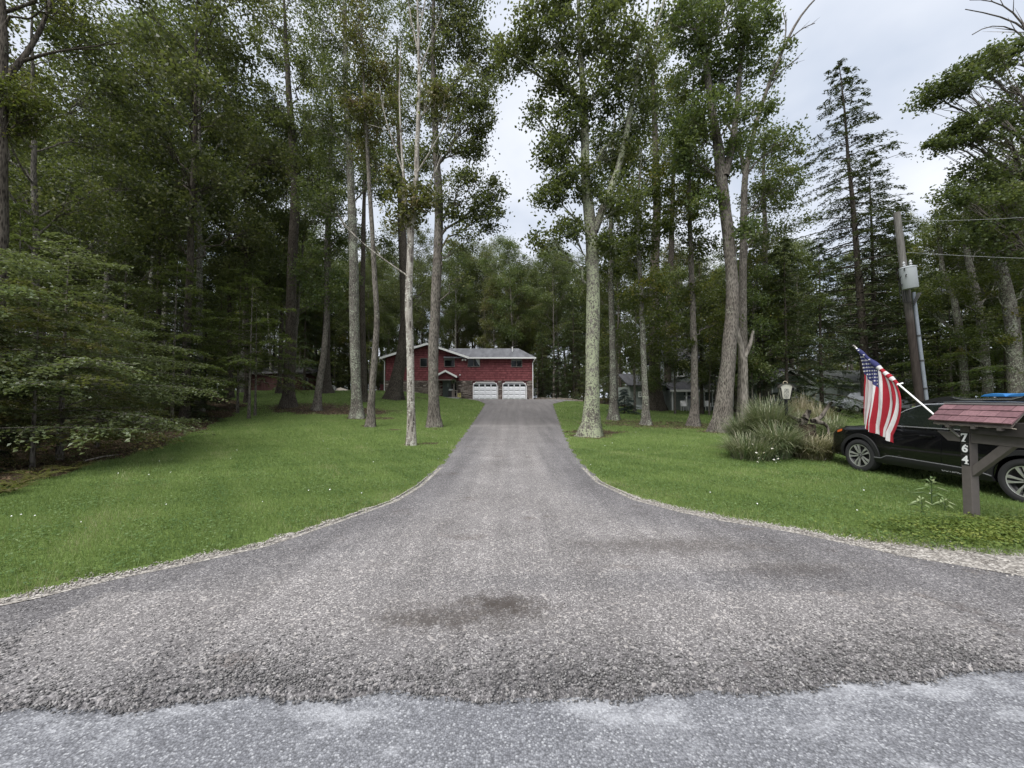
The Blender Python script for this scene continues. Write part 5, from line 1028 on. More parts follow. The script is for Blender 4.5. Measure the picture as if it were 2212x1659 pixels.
# dark box under the roof
q = MB(); bxx0, bxx1 = mx0-.13, mx0+.15; q.box(bxx0, bxx1, my0-.92, my0-.12, arm_z+.067, arm_z+.24); q.build('box', simple('dark brown box', (.030, .026, .024), .6), mail, bev=.006)
MB().box(bxx0+.01, bxx1-.01, my0-.945, my0-.922, arm_z+.08, arm_z+.235).build('box_door', M_BLACK, mail)
ry0, ry1 = my0+.30, my0-.62; xe_, xr_, ze_, zr_ = mx0-.20, mx0+.04, mz+1.315, mz+1.545
M_ROOFB = simple('weathered roof board', (.16, .135, .12), .85)
q = MB(); q.prism([(xe_+.02, ry0-.02, ze_-.035), (xr_, ry0-.02, zr_-.03), (xr_+.24-.02, ry0-.02, ze_-.035), (xr_+.24-.02, ry0-.02, ze_-.06), (xr_, ry0-.02, zr_-.06), (xe_+.02, ry0-.02, ze_-.06)], (0, ry1-ry0+.04, 0)); q.build('roof_board', M_ROOFB, mail)
rf = MB().box(xr_-.03, xr_+.03, ry1-.005, ry0+.005, zr_+.0, zr_+.018).build('ridge_cap', simple('grey ridge cap', (.2, .185, .18), .8), mail)
sv = Vector((xr_-xe_, 0, zr_-ze_)); nv = Vector((-(zr_-ze_), 0, xr_-xe_)).normalized(); L_ = sv.length; sv.normalize()
for side in (0, 1):
    for row in range(3):
        y = ry0+.012; k = 0; off = (.0, .11, .06)[row]
        while y > ry1-.005:
            ws = random.uniform(.19, .25) if k else .24-off; yb = max(y-ws, ry1-.012); s0 = L_*row/3-.014; s1 = min(L_*(row+1)/3+.03, L_); h0 = .020+random.uniform(0, .006); h1 = .004
            P0 = Vector((xe_, 0, ze_)); pts = []
            for yy_ in (y-.003, yb+.003):
                for s_, h_ in ((s0, 0), (s0, h0), (s1, h1+.003), (s1, 0)):
                    v_ = P0+sv*s_+nv*h_+Vector((0, yy_, 0))
                    if side: v_.x = 2*xr_-v_.x
                    pts.append(v_)
            q = MB(); q.cur = random.random(); q.add(pts, [(0, 1, 2, 3), (7, 6, 5, 4), (0, 4, 5, 1), (1, 5, 6, 2), (2, 6, 7, 3), (3, 7, 4, 0)]); q.build('shingle', M_MSH, mail)
            y = yb; k += 1
for yy_ in (my0+.1, my0-.2, my0-.48): MB().box(mx0-.185, mx0-.10, yy_-.022, yy_+.022, ze_-.095, ze_-.045).build('rafter', M_TAUPE, mail)
q = MB(); pts = [Vector((xe_+.03, ry0-.02-(ry0-ry1)*t_/16, ze_-.05-.014*math.sin(t_*1.3)**2)) for t_ in range(17)]; q.tube(pts, .006, 5); q.build('cord', simple('pale cord', (.35, .31, .26), .8), mail)
# the number plates on the face towards the lawn
def text(s, size, M, mat, name, parent, ext=.002, off=0):
    cu = bpy.data.curves.new('t', 'FONT'); cu.body = s; cu.size = size; cu.extrude = ext; cu.align_x = 'CENTER'; cu.align_y = 'CENTER'; cu.offset = off
    tmp = bpy.data.objects.new('t', cu); COL.objects.link(tmp); dg = bpy.context.evaluated_depsgraph_get(); dg.update()
    me = bpy.data.meshes.new_from_object(tmp.evaluated_get(dg)); bpy.data.objects.remove(tmp)
    me.transform(M); me.transform(Matrix.Translation(-org(parent))); me.materials.clear(); me.materials.append(mat); me.name = name
    return meshobj(name, me, parent)
M_NUM = simple('white numeral', (.80, .80, .80), .4, var=.03)
FX_ = Matrix(((0, 0, -1, 0), (-1, 0, 0, 0), (0, 1, 0, 0), (0, 0, 0, 1)))     # text plane facing -X, reading towards -Y
for i, ch in enumerate('764'):
    zc = mz+1.083-.153*i; pl = MB().box(mx0-.061, mx0-.0555, my0-.049, my0+.049, zc-.071, zc+.071).build('number_plate', M_BLACK, mail)
    x = mx0-.0625; Mt = Matrix.Translation((x, my0, zc)) @ FX_
    o = text(ch, .145, Mt, M_NUM, 'numeral', mail, .0015, .0045); o.parent = pl
    q = MB()      # serifs of the plate's lettering
    if ch == '7': q.box(x-.0014, x+.0014, my0+.030, my0+.040, zc+.022, zc+.052); q.box(x-.0014, x+.0014, my0-.012, my0+.034, zc-.056, zc-.046)
    if ch == '4': q.box(x-.0014, x+.0014, my0-.042, my0+.008, zc-.056, zc-.046)
    if ch == '6': q.box(x-.0014, x+.0014, my0-.037, my0-.022, zc+.026, zc+.046)
    o = q.build('serif', M_NUM, mail); o.parent = pl

# ------------------------------------------------------------------ flag on its pole
M_POLE = simple('white pole', (.80, .80, .79), .3, var=.04)
tip = PX(1846, 749, 6.75); foot = Vector((mx0-.05, my0+.075, mz+1.10)); dvp = (foot-tip).normalized(); plen = (foot-tip).length
flag = thing('flag_on_pole', foot, 'stars and stripes flag hanging from a slanted white pole on the mailbox post', 'flag')
MB().tube([tip+dvp*.03, foot+dvp*-.20], .0125, 10).build('pole', M_POLE, flag, True)
MB().tube([foot-dvp*.24, foot+dvp*.02], .019, 10).box(mx0-.03, mx0+.03, my0+.056, my0+.075, mz+1.155, mz+1.26).build('bracket', simple('cast metal bracket', (.22, .205, .19), .5, metal=.4), flag)
q = MB(); q.sphere(tip-dvp*.02, .026, 10, 8, (1, 1, .8)); q.tube([tip-dvp*.0, tip+dvp*.035], .018, 8); q.build('finial', simple('tarnished finial', (.16, .15, .14), .4, metal=.6), flag, True)
cpt = tip+dvp*(.10+.80*1.06-.02); MB().tube([cpt+Vector((-.02, 0, -.012)), cpt+Vector((.075, 0, .014))], .012, 6).build('clip', M_POLE, flag)
def clothm(name, c):
    m, N = newmat(name); g = objco(N); n = noise(N, g, 500, 2); f = noise(N, mapping(N, g, (14, 14, 5)), 2.2, 4); c2 = mixc(N, n, [x*.9 for x in c], c)
    p = N('ShaderNodeBsdfPrincipled', {'Base Color': c2, 'Roughness': .75, 'Specular IOR Level': .2, 'Normal': N('ShaderNodeBump', {'Height': f, 'Strength': .5, 'Distance': .02}).outputs[0]}); t = N('ShaderNodeBsdfTranslucent', {'Color': c2})
    N('ShaderNodeOutputMaterial', {'Surface': N('ShaderNodeMixShader', {0: .28, 1: p.outputs[0], 2: t.outputs[0]}).outputs[0]}); return m
M_FR, M_FW, M_FB = clothm('flag red', (.42, .030, .045)), clothm('flag white', (.76, .745, .74)), clothm('flag blue', (.050, .055, .16))
h0 = tip+dvp*.10; ho = .80
# canton end of the hoist is at the outer (upper) end; cloth hangs from the pole in folds
side = Vector((dvp.y, -dvp.x, 0)).normalized(); side = -side if side.y > 0 else side      # towards the camera
NS, NT = 78, 60
def cloth(s, t):
    """s along the hoist (0 outer end), t down the fly"""
    base = h0+dvp*ho*s
    fall = 1.27-.30*s-.10*max(0, .18-s); d = fall*t
    gx_ = -.13*t*(1-s)*.5+.11*math.sin(math.pi*min(1, t*1.15))*s**1.5-.02*t
    hv = Vector((dvp.x, dvp.y, 0)).normalized()
    gather = 1-.04*t
    base2 = h0+dvp*ho*(.52+(s-.52)*gather); base2.z = base.z
    amp = .055*min(1, t*2.2)*(1-.35*s); fold = amp*math.sin(6.283*(2.1*s+.25*t)+.6)+.022*min(1, t*3)*math.sin(6.283*(5.2*s-.5*t)+2)
    edge = max(0, .26-s)/.26
    p = base2+hv*gx_+side*(fold-.10*edge*min(1, t*3))+hv*(edge*.10*min(1, t*2.5)-.03*t)+Vector((0, 0, -d))
    return p+side*.016*(1-min(1, t*6))
P = np.array([[tuple(cloth(i/NS, j/NT)) for j in range(NT+1)] for i in range(NS+1)]); idx = np.arange(P.shape[0]*P.shape[1]).reshape(P.shape[:2])
fq = np.stack([idx[:-1, :-1], idx[1:, :-1], idx[1:, 1:], idx[:-1, 1:]], -1).reshape(-1, 4)
ii, jj = np.meshgrid(np.arange(NS), np.arange(NT), indexing='ij'); st_ = (ii*13)//NS
mi = np.where((st_ < 7) & (jj < NT*.31), 2, np.where(st_ % 2 == 0, 0, 1)).ravel()
meshobj('cloth', np_mesh('cloth', P.reshape(-1, 3)-np.array(org(flag)), fq, [M_FR, M_FW, M_FB], None, True, mi), flag)
# sleeve rolled round the pole
sv_, sf_, sm_ = [], [], []; K = 12; ax1 = side; ax2 = dvp.cross(side).normalized(); NSL = 91
for i in range(NSL+1):
    s = i/NSL; rr = .024+.008*math.sin(s*17)+.014*math.exp(-((s-.55)/.3)**2)
    for k in range(K): a_ = 6.283*k/K; sv_.append(tuple(h0+dvp*(ho*1.06*s-.03)+(ax1*math.cos(a_)+ax2*math.sin(a_))*rr-org(flag)))
for i in range(NSL):
    for k in range(K): sf_.append((i*K+k, i*K+(k+1) % K, (i+1)*K+(k+1) % K, (i+1)*K+k)); q_ = (i*13)//NSL; sm_.append(2 if q_ < 7 else (0 if q_ % 2 == 0 else 1))
meshobj('sleeve', np_mesh('sleeve', sv_, sf_, [M_FR, M_FW, M_FB], None, True, sm_), flag)
sq = MB()
def star(c, n, u, r):
    n = n.normalized(); u = (u-n*u.dot(n)).normalized(); v = n.cross(u); pts = [c+n*.004]+[c+n*.004+(u*math.cos(a_)+v*math.sin(a_))*(r if k % 2 == 0 else r*.40) for k, a_ in enumerate(np.linspace(0, 6.283, 11)[:-1])]
    sq.add(pts, [(0, k+1, (k+1) % 10+1) for k in range(10)])
for r_ in range(9):
    for c_ in range(6 if r_ % 2 == 0 else 5):
        s = (r_+.8)/9.6*7/13; t = .31*(c_+(.5 if r_ % 2 == 0 else 1.0))/6.2
        p = cloth(s, t); du = cloth(s+.01, t)-p; dv = cloth(s, t+.01)-p; n = du.cross(dv); n = n if n.dot(Vector((-p.x, -p.y, 0))) > 0 else -n
        star(p, n, -dv, .019)
for k in range(7):
    c = h0+dvp*ho*(.02+.075*k); a_ = -.4+1.3*(k % 2); star(c+(ax1*math.cos(a_)+ax2*math.sin(a_))*.036, ax1*math.cos(a_)+ax2*math.sin(a_), dvp, .018)
sq.build('star_print', M_FW, flag)

# ------------------------------------------------------------------ the black car
M_PAINT, N_ = newmat('black car paint'); finish(N_, (.003, .003, .004), .25, spec=.25, **{'Coat Weight': .8, 'Coat Roughness': .03})
M_CLAD = simple('black textured cladding', (.014, .014, .015), .6, var=.1)
M_TYRE = simple('tyre rubber', (.022, .022, .023), .85)
M_ALLOY = simple('machined alloy', (.50, .51, .48), .3, metal=.6, var=.06)
M_CGLASS, N_ = newmat('tinted car glass'); finish(N_, (.010, .013, .011), .03, spec=.7)
M_CHROME = simple('bright trim', (.62, .63, .65), .2, metal=.8, var=.05)
rearw = Vector((7.98, 6.02, 0)); frontw = Vector((7.84, 8.74, 0)); hd_ = (frontw-rearw); head = math.atan2(hd_.y, hd_.x); fwd = hd_.normalized(); lft = Vector((-fwd.y, fwd.x, 0))
mid = (rearw+frontw)/2-lft*.925; cz0 = Hf(8.6, 7.3)-.015
car = thing('parked_car', (mid.x, mid.y, cz0), 'black station wagon with roof rails parked on the grass behind the mailbox', 'car', rz=head)
WB = 2.73/2
def hw_(x):      # half width along the length
    return float(np.interp(x, [-2.44, -2.3, -1.9, -1.2, 0, 1.1, 1.8, 2.15, 2.32, 2.42], [.72, .84, .91, .932, .932, .93, .90, .80, .66, .45]))
def top_(x): return float(np.interp(x, [-2.44, -2.3, -1.2, 0, .75, 1.0, 1.3, 1.75, 2.1, 2.3, 2.42], [1.02, 1.12, 1.13, 1.08, 1.05, 1.05, 1.03, .985, .90, .80, .66]))
def bot_(x): return float(np.interp(x, [-2.44, -2.2, -1.7, 1.7, 2.2, 2.42], [.48, .36, .27, .27, .30, .38]))
def yside(x, z):
    zb, zt = bot_(x), top_(x); f = (z-zb)/(zt-zb); return hw_(x)*float(np.interp(f, [0, .12, .40, .62, .86, .95, 1.0], [.93, .985, 1.0, .985, .965, .94, .88]))
xsn = np.linspace(-2.44, 2.42, 64); FR = [0, .06, .12, .25, .40, .52, .62, .74, .86, .93, .97, 1.0]
V = []; 
for x in xsn:
    zb, zt = bot_(x), top_(x); ring = [(x, 0, zb)]+[(x, yside(x, zb+f*(zt-zb)), zb+f*(zt-zb)) for f in FR]+[(x, hw_(x)*.6, zt+.022), (x, 0, zt+.035)]
    ring += [(a, -b, c) for a, b, c in ring[-2:0:-1]]; V.append(ring)
nr = len(V[0]); fs = [(i*nr+k, i*nr+(k+1) % nr, (i+1)*nr+(k+1) % nr, (i+1)*nr+k) for i in range(len(V)-1) for k in range(nr)]+[tuple(range(nr))[::-1], tuple(range((len(V)-1)*nr, len(V)*nr))]
me = bpy.data.meshes.new('body'); me.from_pydata([p for r_ in V for p in r_], [], fs); me.materials.append(M_PAINT)
bodyo = meshobj('body', me, car)
cut = MB()
for sx in (-1, 1): cut.lathe([(0, -2), (.405, -2), (.405, 2), (0, 2)], 40, Matrix.Translation((sx*WB, 0, .37)) @ Matrix.Rotation(R(90), 4, 'X'))
cuto = meshobj('cutter', cut.mesh('cutter', M_CLAD)); cuto.location = car.location; cuto.rotation_euler = car.rotation_euler
md = bodyo.modifiers.new('b', 'BOOLEAN'); md.object = cuto; md.operation = 'DIFFERENCE'; md.solver = 'EXACT'
dg = bpy.context.evaluated_depsgraph_get(); dg.update(); me2 = bpy.data.meshes.new_from_object(bodyo.evaluated_get(dg)); bodyo.modifiers.clear(); bodyo.data = me2; me2.name = 'body'
me2.materials.clear(); me2.materials.append(M_PAINT); me2.polygons.foreach_set('material_index', [0]*len(me2.polygons)); me2.polygons.foreach_set('use_smooth', [True]*len(me2.polygons)); me2.set_sharp_from_angle(angle=R(32)); bpy.data.objects.remove(cuto)
# dark inner wells so nothing shows through the arches
q = MB(); q.box(-2.0, 2.0, -.62, .62, .30, .98); q.build('underbody', M_BLACK, car)
# greenhouse
def gh(x):   # roof height, belt height
    zr = float(np.interp(x, [-2.36, -2.1, -1.75, -1.0, -.2, .2, .45, .98], [1.16, 1.44, 1.575, 1.62, 1.615, 1.575, 1.46, 1.07])); return zr
def ysd(x, z): return float(np.interp(z, [1.0, 1.10, 1.5, 1.6], [.885, .865, .68, .58]))*float(np.interp(x, [-2.4, -1.9, 0, .98], [.86, .97, 1, .97]))
xs_ = np.linspace(-2.36, .98, 40); V = []
for x in xs_:
    zr = gh(x); zb = 1.02; h = zr-zb; zz = [zb, zb+.3*h, zb+.6*h, zb+.85*h, zb+.95*h]; ring = [(x, ysd(x, z), z) for z in zz]+[(x, ysd(x, zz[-1])-.10*min(1, h*2), zr), (x, .3, zr+.018), (x, 0, zr+.022)]
    ring = ring+[(a, -b, c) for a, b, c in ring[-2::-1]]; V.append(ring)
nr = len(V[0]); fs = [(i*nr+k, i*nr+k+1, (i+1)*nr+k+1, (i+1)*nr+k) for i in range(len(V)-1) for k in range(nr-1)]
q = MB(); q.add([p for r_ in V for p in r_], fs); q.build('cabin', M_PAINT, car, True)
def sidepanel(name, poly, mat, sg=1, off=.006, fn=None, parent=None, n=9, th=.004):
    """panel lying on the car's flank: poly = (x, z) quad top-left.. given as bottom and top polylines"""
    fn = fn or ysd; (b, t_) = poly; q = MB(); bx_ = np.linspace(0, 1, n); P_ = []
    bi = np.array(b, float); ti = np.array(t_, float); pr_ = lambda A, u: np.array([np.interp(u, np.linspace(0, 1, len(A)), A[:, k]) for k in range(2)])
    for o_ in (off, off+th):
        for u in bx_:
            for w_ in np.linspace(0, 1, 5):
                c = pr_(bi, u)*(1-w_)+pr_(ti, u)*w_; P_.append((c[0], sg*(fn(c[0], c[1])+o_), c[1]))
    m5 = n*5; fs = []
    for i in range(n-1):
        for k in range(4):
            a_ = i*5+k; fs.append((a_+m5, a_+5+m5, a_+6+m5, a_+1+m5))
    rim = [i*5 for i in range(n)]+[(n-1)*5+k for k in range(1, 5)]+[i*5+4 for i in range(n-2, -1, -1)]+[k for k in range(3, 0, -1)]
    for k in range(len(rim)): a_, b_ = rim[k], rim[(k+1) % len(rim)]; fs.append((a_, b_, b_+m5, a_+m5))
    q.add(P_, fs); return q.build(name, mat, parent or car, True)
for sg in (1, -1):
    sidepanel('window', ([(.86, 1.115), (-.22, 1.10)], [(.80, 1.16), (.52, 1.37), (.24, 1.50), (-.20, 1.535)]), M_CGLASS, sg)
    sidepanel('window', ([(-.30, 1.10), (-1.22, 1.12)], [(-.28, 1.535), (-1.16, 1.535)]), M_CGLASS, sg)
    sidepanel('window', ([(-1.30, 1.13), (-2.02, 1.20)], [(-1.26, 1.53), (-1.80, 1.47)]), M_CGLASS, sg)
    sidepanel('window_trim', ([(.92, 1.135), (.80, 1.19), (.52, 1.40), (.24, 1.525), (-.30, 1.555), (-1.2, 1.555), (-1.85, 1.49)], [(.94, 1.155), (.81, 1.21), (.52, 1.42), (.24, 1.545), (-.30, 1.575), (-1.2, 1.575), (-1.87, 1.51)]), M_CHROME, sg, .004, None, None, 25, .006)
    sidepanel('belt_trim', ([(.93, 1.072), (-2.0, 1.098)], [(.93, 1.092), (-2.0, 1.116)]), M_CHROME, sg, .012, None, None, 13, .006)
    d1 = sidepanel('door', ([(.88, .36), (-.24, .36)], [(.88, 1.03), (-.24, 1.06)]), M_PAINT, sg, .001, yside, None, 11, .006); sidepanel('door', ([(-.265, .36), (-.98, .36)], [(-.265, 1.06), (-1.20, 1.09)]), M_PAINT, sg, .001, yside, None, 11, .006)
    for xa in (-.02, -.98): q = MB(); q.tube([(xa+.12, sg*(yside(xa, .93)+.012), .93), (xa+.1, sg*(yside(xa, .93)+.042), .935), (xa-.1, sg*(yside(xa, .93)+.042), .94), (xa-.12, sg*(yside(xa, .93)+.012), .94)], .014, 6); q.build('door_handle', M_PAINT, car, True)
    sidepanel('side_cladding', ([(1.0, .275), (-.96, .275)], [(1.0, .37), (.86, .37), (.72, .445), (-.3, .43), (-.72, .42), (-.96, .36)]), M_CLAD, sg, .012, yside, None, 17, .018)
    sidepanel('side_moulding', ([(1.0, .376), (.86, .376), (.72, .452), (-.3, .437), (-.72, .427), (-.96, .367)], [(1.0, .390), (.86, .390), (.72, .466), (-.3, .451), (-.72, .441), (-.96, .381)]), simple('satin grey moulding', (.20, .20, .21), .35), sg, .02, yside, None, 25, .012)
    for sx in (-1, 1):      # arch lips
        q = MB(); N1 = 24; pts = []
        for k in range(N1+1):
            a_ = math.pi*(-.06+1.12*k/N1)
            for rr_, dy in ((.400, .0), (.400, .022), (.475, .022), (.480, .0)):
                x = sx*WB+rr_*math.cos(a_); z = max(.27, .37+rr_*math.sin(a_)); pts.append((x, sg*(yside(x, min(max(z, .3), .8))+dy), z))
        q.add(pts, [(i*4+k, i*4+k+1, (i+1)*4+k+1, (i+1)*4+k) for i in range(N1) for k in range(3)]); q.build('wheel_arch', M_CLAD, car, True)
    # roof rail: raised ends, bright inset between
    q = MB(); yr_ = sg*.60; prof = [(.42, 1.555), (.30, 1.60), (.05, 1.665), (-.12, 1.69), (-.22, 1.685), (-.36, 1.655), (-1.05, 1.665), (-1.20, 1.705), (-1.34, 1.715), (-1.75, 1.665), (-1.95, 1.59)]
    lo = [(x, min(gh(x)-.005, z-.03)) for x, z in prof[::-1]]; q.prism([(x, yr_-.025, z) for x, z in prof+lo], (0, .05, 0)); q.build('roof_rail', M_CLAD, car)
    q = MB(); q.prism([(x, yr_-.034, z) for x, z in [(-.20, 1.678), (-.34, 1.645), (-1.05, 1.655), (-1.18, 1.695), (-1.16, 1.675), (-1.04, 1.637), (-.36, 1.629), (-.24, 1.66)]], (0, .068, 0)); q.build('rail_inset', M_CHROME, car)
    # mirror, headlight, tail light
    q = MB(); q.sphere((.72, sg*1.03, 1.12), .11, 12, 8, (.55, 1.0, .8)); q.tube([(.72, sg*.86, 1.07), (.74, sg*.98, 1.09)], .025, 6); q.build('mirror', M_PAINT, car, True)
    q = MB(); hl = []
    for u in np.linspace(0, 1, 8):
        x = 1.86+.42*u; yb = yside(x, top_(x)-.03)*(1-.06*u); hl += [(x, sg*(yb+.004), top_(x)-.12), (x, sg*(yb+.012), top_(x)-.05-.0*u), (x, sg*(yb-.08), top_(x)+.008)]
    q.add(hl, [(i*3+k, i*3+k+1, i*3+k+4, i*3+k+3) for i in range(7) for k in range(2)]); h_ = q.build('headlight', simple('clear lamp', (.42, .44, .46), .08, spec=.8), car, True)
    q = MB(); q.add([(1.84, sg*(yside(1.84, .9)+.014), .87), (2.0, sg*(yside(2.0, .85)+.016), .83), (2.0, sg*(yside(2.0, .87)+.016), .875), (1.84, sg*(yside(1.84, .93)+.014), .925)], [(0, 1, 2, 3)]); o_ = q.build('amber_marker', simple('amber lens', (.55, .12, .03), .15), car); o_.parent = h_
    q = MB(); q.box(-2.43, -2.2, sg*.62, sg*.86, .92, 1.08); q.build('tail_light', simple('red lens', (.35, .012, .01), .15), car, bev=.02)
    for sx in (-1, 1):
        O = Matrix.Translation((sx*WB, sg*.815, .36)) @ Matrix.Rotation(R(-90*sg), 4, 'X')       # local z points outboard
        wv = MB(); wv.lathe([(.235, -.10), (.30, -.112), (.345, -.10), (.36, -.06), (.362, 0), (.36, .07), (.345, .10), (.30, .112), (.262, .105), (.245, .085), (.238, .04)], 40, O); wh = wv.build('wheel', M_TYRE, car, True)
        q = MB(); q.lathe([(.0, .02), (.20, .02), (.232, .05), (.246, .09), (.240, .098), (.226, .088), (.215, .05)], 40, O); q.build('rim', M_BLACK, wh, True)
        q = MB(); q.lathe([(.233, .099), (.246, .103), (.247, .088)], 40, O); q.build('rim_edge', M_ALLOY, wh, True)
        for k in range(10):
            a_ = 2*math.pi*k/10+(.05 if k % 2 else -.05)+.3; q = MB(); c, s = math.cos(a_), math.sin(a_); tw = .12 if k % 2 else -.12
            def pp(r_, w__, h_, tw_=0): cc, s2 = math.cos(a_+tw_), math.sin(a_+tw_); return O @ Vector((r_*cc-w__*s2, r_*s2+w__*cc, h_))
            top4 = [pp(.05, -.010, .082), pp(.05, .010, .082), pp(.15, .014, .098, tw*.3), pp(.236, .026, .098, tw*.55), pp(.236, -.024, .098, tw*.55), pp(.15, -.012, .098, tw*.3)]
            bt = [p_-(O.to_3x3() @ Vector((0, 0, .03))) for p_ in top4]; q.add(top4+bt, [(0, 1, 2, 3, 4, 5)]+[(i, (i+1) % 6, 6+(i+1) % 6, 6+i) for i in range(6)]); q.build('spoke', M_ALLOY, wh)
        q = MB(); q.lathe([(.0, .092), (.032, .092), (.04, .08), (.042, .06)], 20, O); q.build('hub_cap', M_DGREY, wh, True)
        q = MB(); q.lathe([(.028, .0935), (.034, .0935), (.034, .091)], 20, O); q.build('emblem', M_ALLOY, wh)
sidepanel('windscreen', ([(.97, 1.07), (.97, 1.07)], [(.3, 1.5), (.3, 1.5)]), M_CGLASS, 1) if False else None
q = MB(); q.add([(.95, .78, 1.10), (.95, -.78, 1.10), (.30, -.60, 1.555), (.30, .60, 1.555)], [(0, 1, 2, 3)]); q.build('windscreen', M_CGLASS, car)
q = MB(); q.box(2.30, 2.43, -.42, .42, .52, .72); q.build('grille', M_CLAD, car, bev=.02)
q = MB(); q.box(2.05, 2.40, -.62, .62, .30, .44); q.build('bumper', M_CLAD, car, bev=.03)
Mt = Matrix(((-1, 0, 0, -.42), (0, 0, 1, yside(-.42, .34)+.032), (0, 1, 0, .345), (0, 0, 0, 1)))
text('OUTBACK', .075, Mt, simple('pale moulded letters', (.30, .30, .31), .4), 'lettering', car, .001, .001)
# steering wheel and seats behind the glass are hidden by the tint; the roof carries a flat blue load
Mc = Matrix.Translation(car.location) @ Matrix.Rotation(head, 4, 'Z')
def cw_(x, y, z): return Mc @ Vector((x, y, z))
c0 = cw_(-.75, 0, 1.70); rp_ = thing('blue_roof_pad', c0, 'long flat blue pad lying across the roof rails of the black car', 'roof load')
q = MB()
for a_, b_ in ((-.45, -.80), (-.80, -1.18)):
    q.prism([cw_(a_, -.15, 1.685), cw_(b_, -.15, 1.685), cw_(b_+.02, -.15, 1.735), cw_((a_+b_)/2, -.15, 1.745), cw_(a_-.06, -.15, 1.725)], cw_(0, .55, 0)-cw_(0, 0, 0))
q.build('pad', simple('blue foam', (.03, .17, .42), .5), rp_, bev=.01)

# ------------------------------------------------------------------ utility pole
ub = PX(1996, 868, 14); ut = PX(1937, 459, 13.8); uz = Hf(ub.x, ub.y); ub.z = uz-.3
pole = thing('utility_pole', (ub.x, ub.y, uz), 'leaning wooden utility pole with a grey transformer can and metal conduit', 'utility pole')
M_PW, N_ = newmat('creosoted pole wood'); g_ = objco(N_); sz__ = N_('ShaderNodeSeparateXYZ', {0: g_}).outputs[2]; nn = noise(N_, mapping(N_, g_, (1, 1, .06)), 22, 5, .7)
cc = ramp(N_, nn, [(.3, (.022, .018, .016)), (.7, (.068, .055, .049))]); c2 = ramp(N_, nn, [(.3, (.09, .085, .077)), (.7, (.215, .205, .19))])
finish(N_, mixc(N_, ramp(N_, N_('ShaderNodeMapRange', {'Value': sz__, 'From Min': 4.2, 'From Max': 5.6}).outputs[0], [(0, (0,)*3), (1, (1,)*3)]), cc, c2), .9, nn, .6, .01, spec=.15)
du = (ut-ub).normalized(); UP = lambda h_: ub+du*(h_/du.z)
MB().tube([UP(h_) for h_ in np.linspace(0, (ut-ub).z, 12)], list(np.linspace(.128, .100, 12)), 16).build('pole', M_PW, pole, True)
tz = PX(1960, 600, 13.6).z-ub.z; tcn = PX(1963, 600, 13.55); TM = Matrix.Translation(tcn) @ du.to_track_quat('Z', 'Y').to_matrix().to_4x4()
M_CAN = simple('grey enamel', (.36, .385, .395), .4, var=.08)
q = MB(); q.lathe([(0, -.39), (.215, -.39), (.226, -.37), (.226, .34), (.233, .345), (.233, .37), (.17, .40), (0, .41)], 24, TM); tcan = q.build('transformer', M_CAN, pole, True)
for dx_, dz_ in ((-.09, .38), (.10, .38)):
    q = MB(); q.lathe([(.0, 0), (.045, 0), (.03, .04), (.05, .08), (.03, .12), (.045, .16), (.02, .22), (0, .24)], 10, TM @ Matrix.Translation((dx_, .0, dz_))); q.build('bushing', simple('grey porcelain', (.32, .33, .34), .3), tcan, True)
for dx_, dz_ in ((.04, .28), (.06, .05), (-.16, .22), (-.10, -.25)):
    q = MB(); q.tube([TM @ Vector((dx_, -.21, dz_)), TM @ Vector((dx_+.02, -.27, dz_-.01)), TM @ Vector((dx_+.05, -.27, dz_+.06))], .018, 6); q.build('lug', M_DGREY, tcan)
q = MB(); cpts = [UP(tz-.48)+Vector((.135, -.11, 0))]+[UP(h_)+Vector((.135, -.11, 0)) for h_ in np.linspace(tz-.8, .2, 6)]; q.tube(cpts, .055, 10); q.build('conduit', simple('galvanised conduit', (.24, .265, .30), .4, metal=.3), pole, True)
for h_ in (2.2, 3.2, 4.1): q = MB(); p_ = UP(h_)+Vector((.135, -.11, 0)); q.tube([p_-du*.03, p_+du*.03], .068, 10); q.build('conduit_strap', M_DGREY, pole, True)
for k in range(4):
    q = MB(); o1 = Vector((-.16-.05*k, -.2, 0)); q.tube([tcn+Vector((-.2, -.05, .25)), UP(tz)+o1+Vector((-.12, 0, -.1)), UP(tz-.6)+o1+Vector((-.04-.03*k, 0, -.25)), UP(tz-.75)+Vector((.0, -.22, -.05-.06*k)), UP(tz-.52)+Vector((.2+.04*k, -.2, 0))], .012, 5); q.build('cable', M_BLACK, pole)
wr = [(PX(1941, 478, 13.8), Vector((40, 20, 13.0)), .5, 'upper thin line running right from the top of the utility pole'), (PX(1960, 545, 13.6), Vector((40, 15, 8.4)), .7, 'lower thin line running right from the transformer')]
for a_, b_, sag, lab in wr:
    pts = [a_.lerp(b_, t_)+Vector((0, 0, -sag*4*t_*(1-t_))) for t_ in np.linspace(0, 1, 24)]; o = MB(); o.tube(pts, .006, 5); o = o.build('overhead_wire', simple('aluminium wire', (.42, .43, .43), .5)); tag(o, lab, 'wire', 'overhead wires')

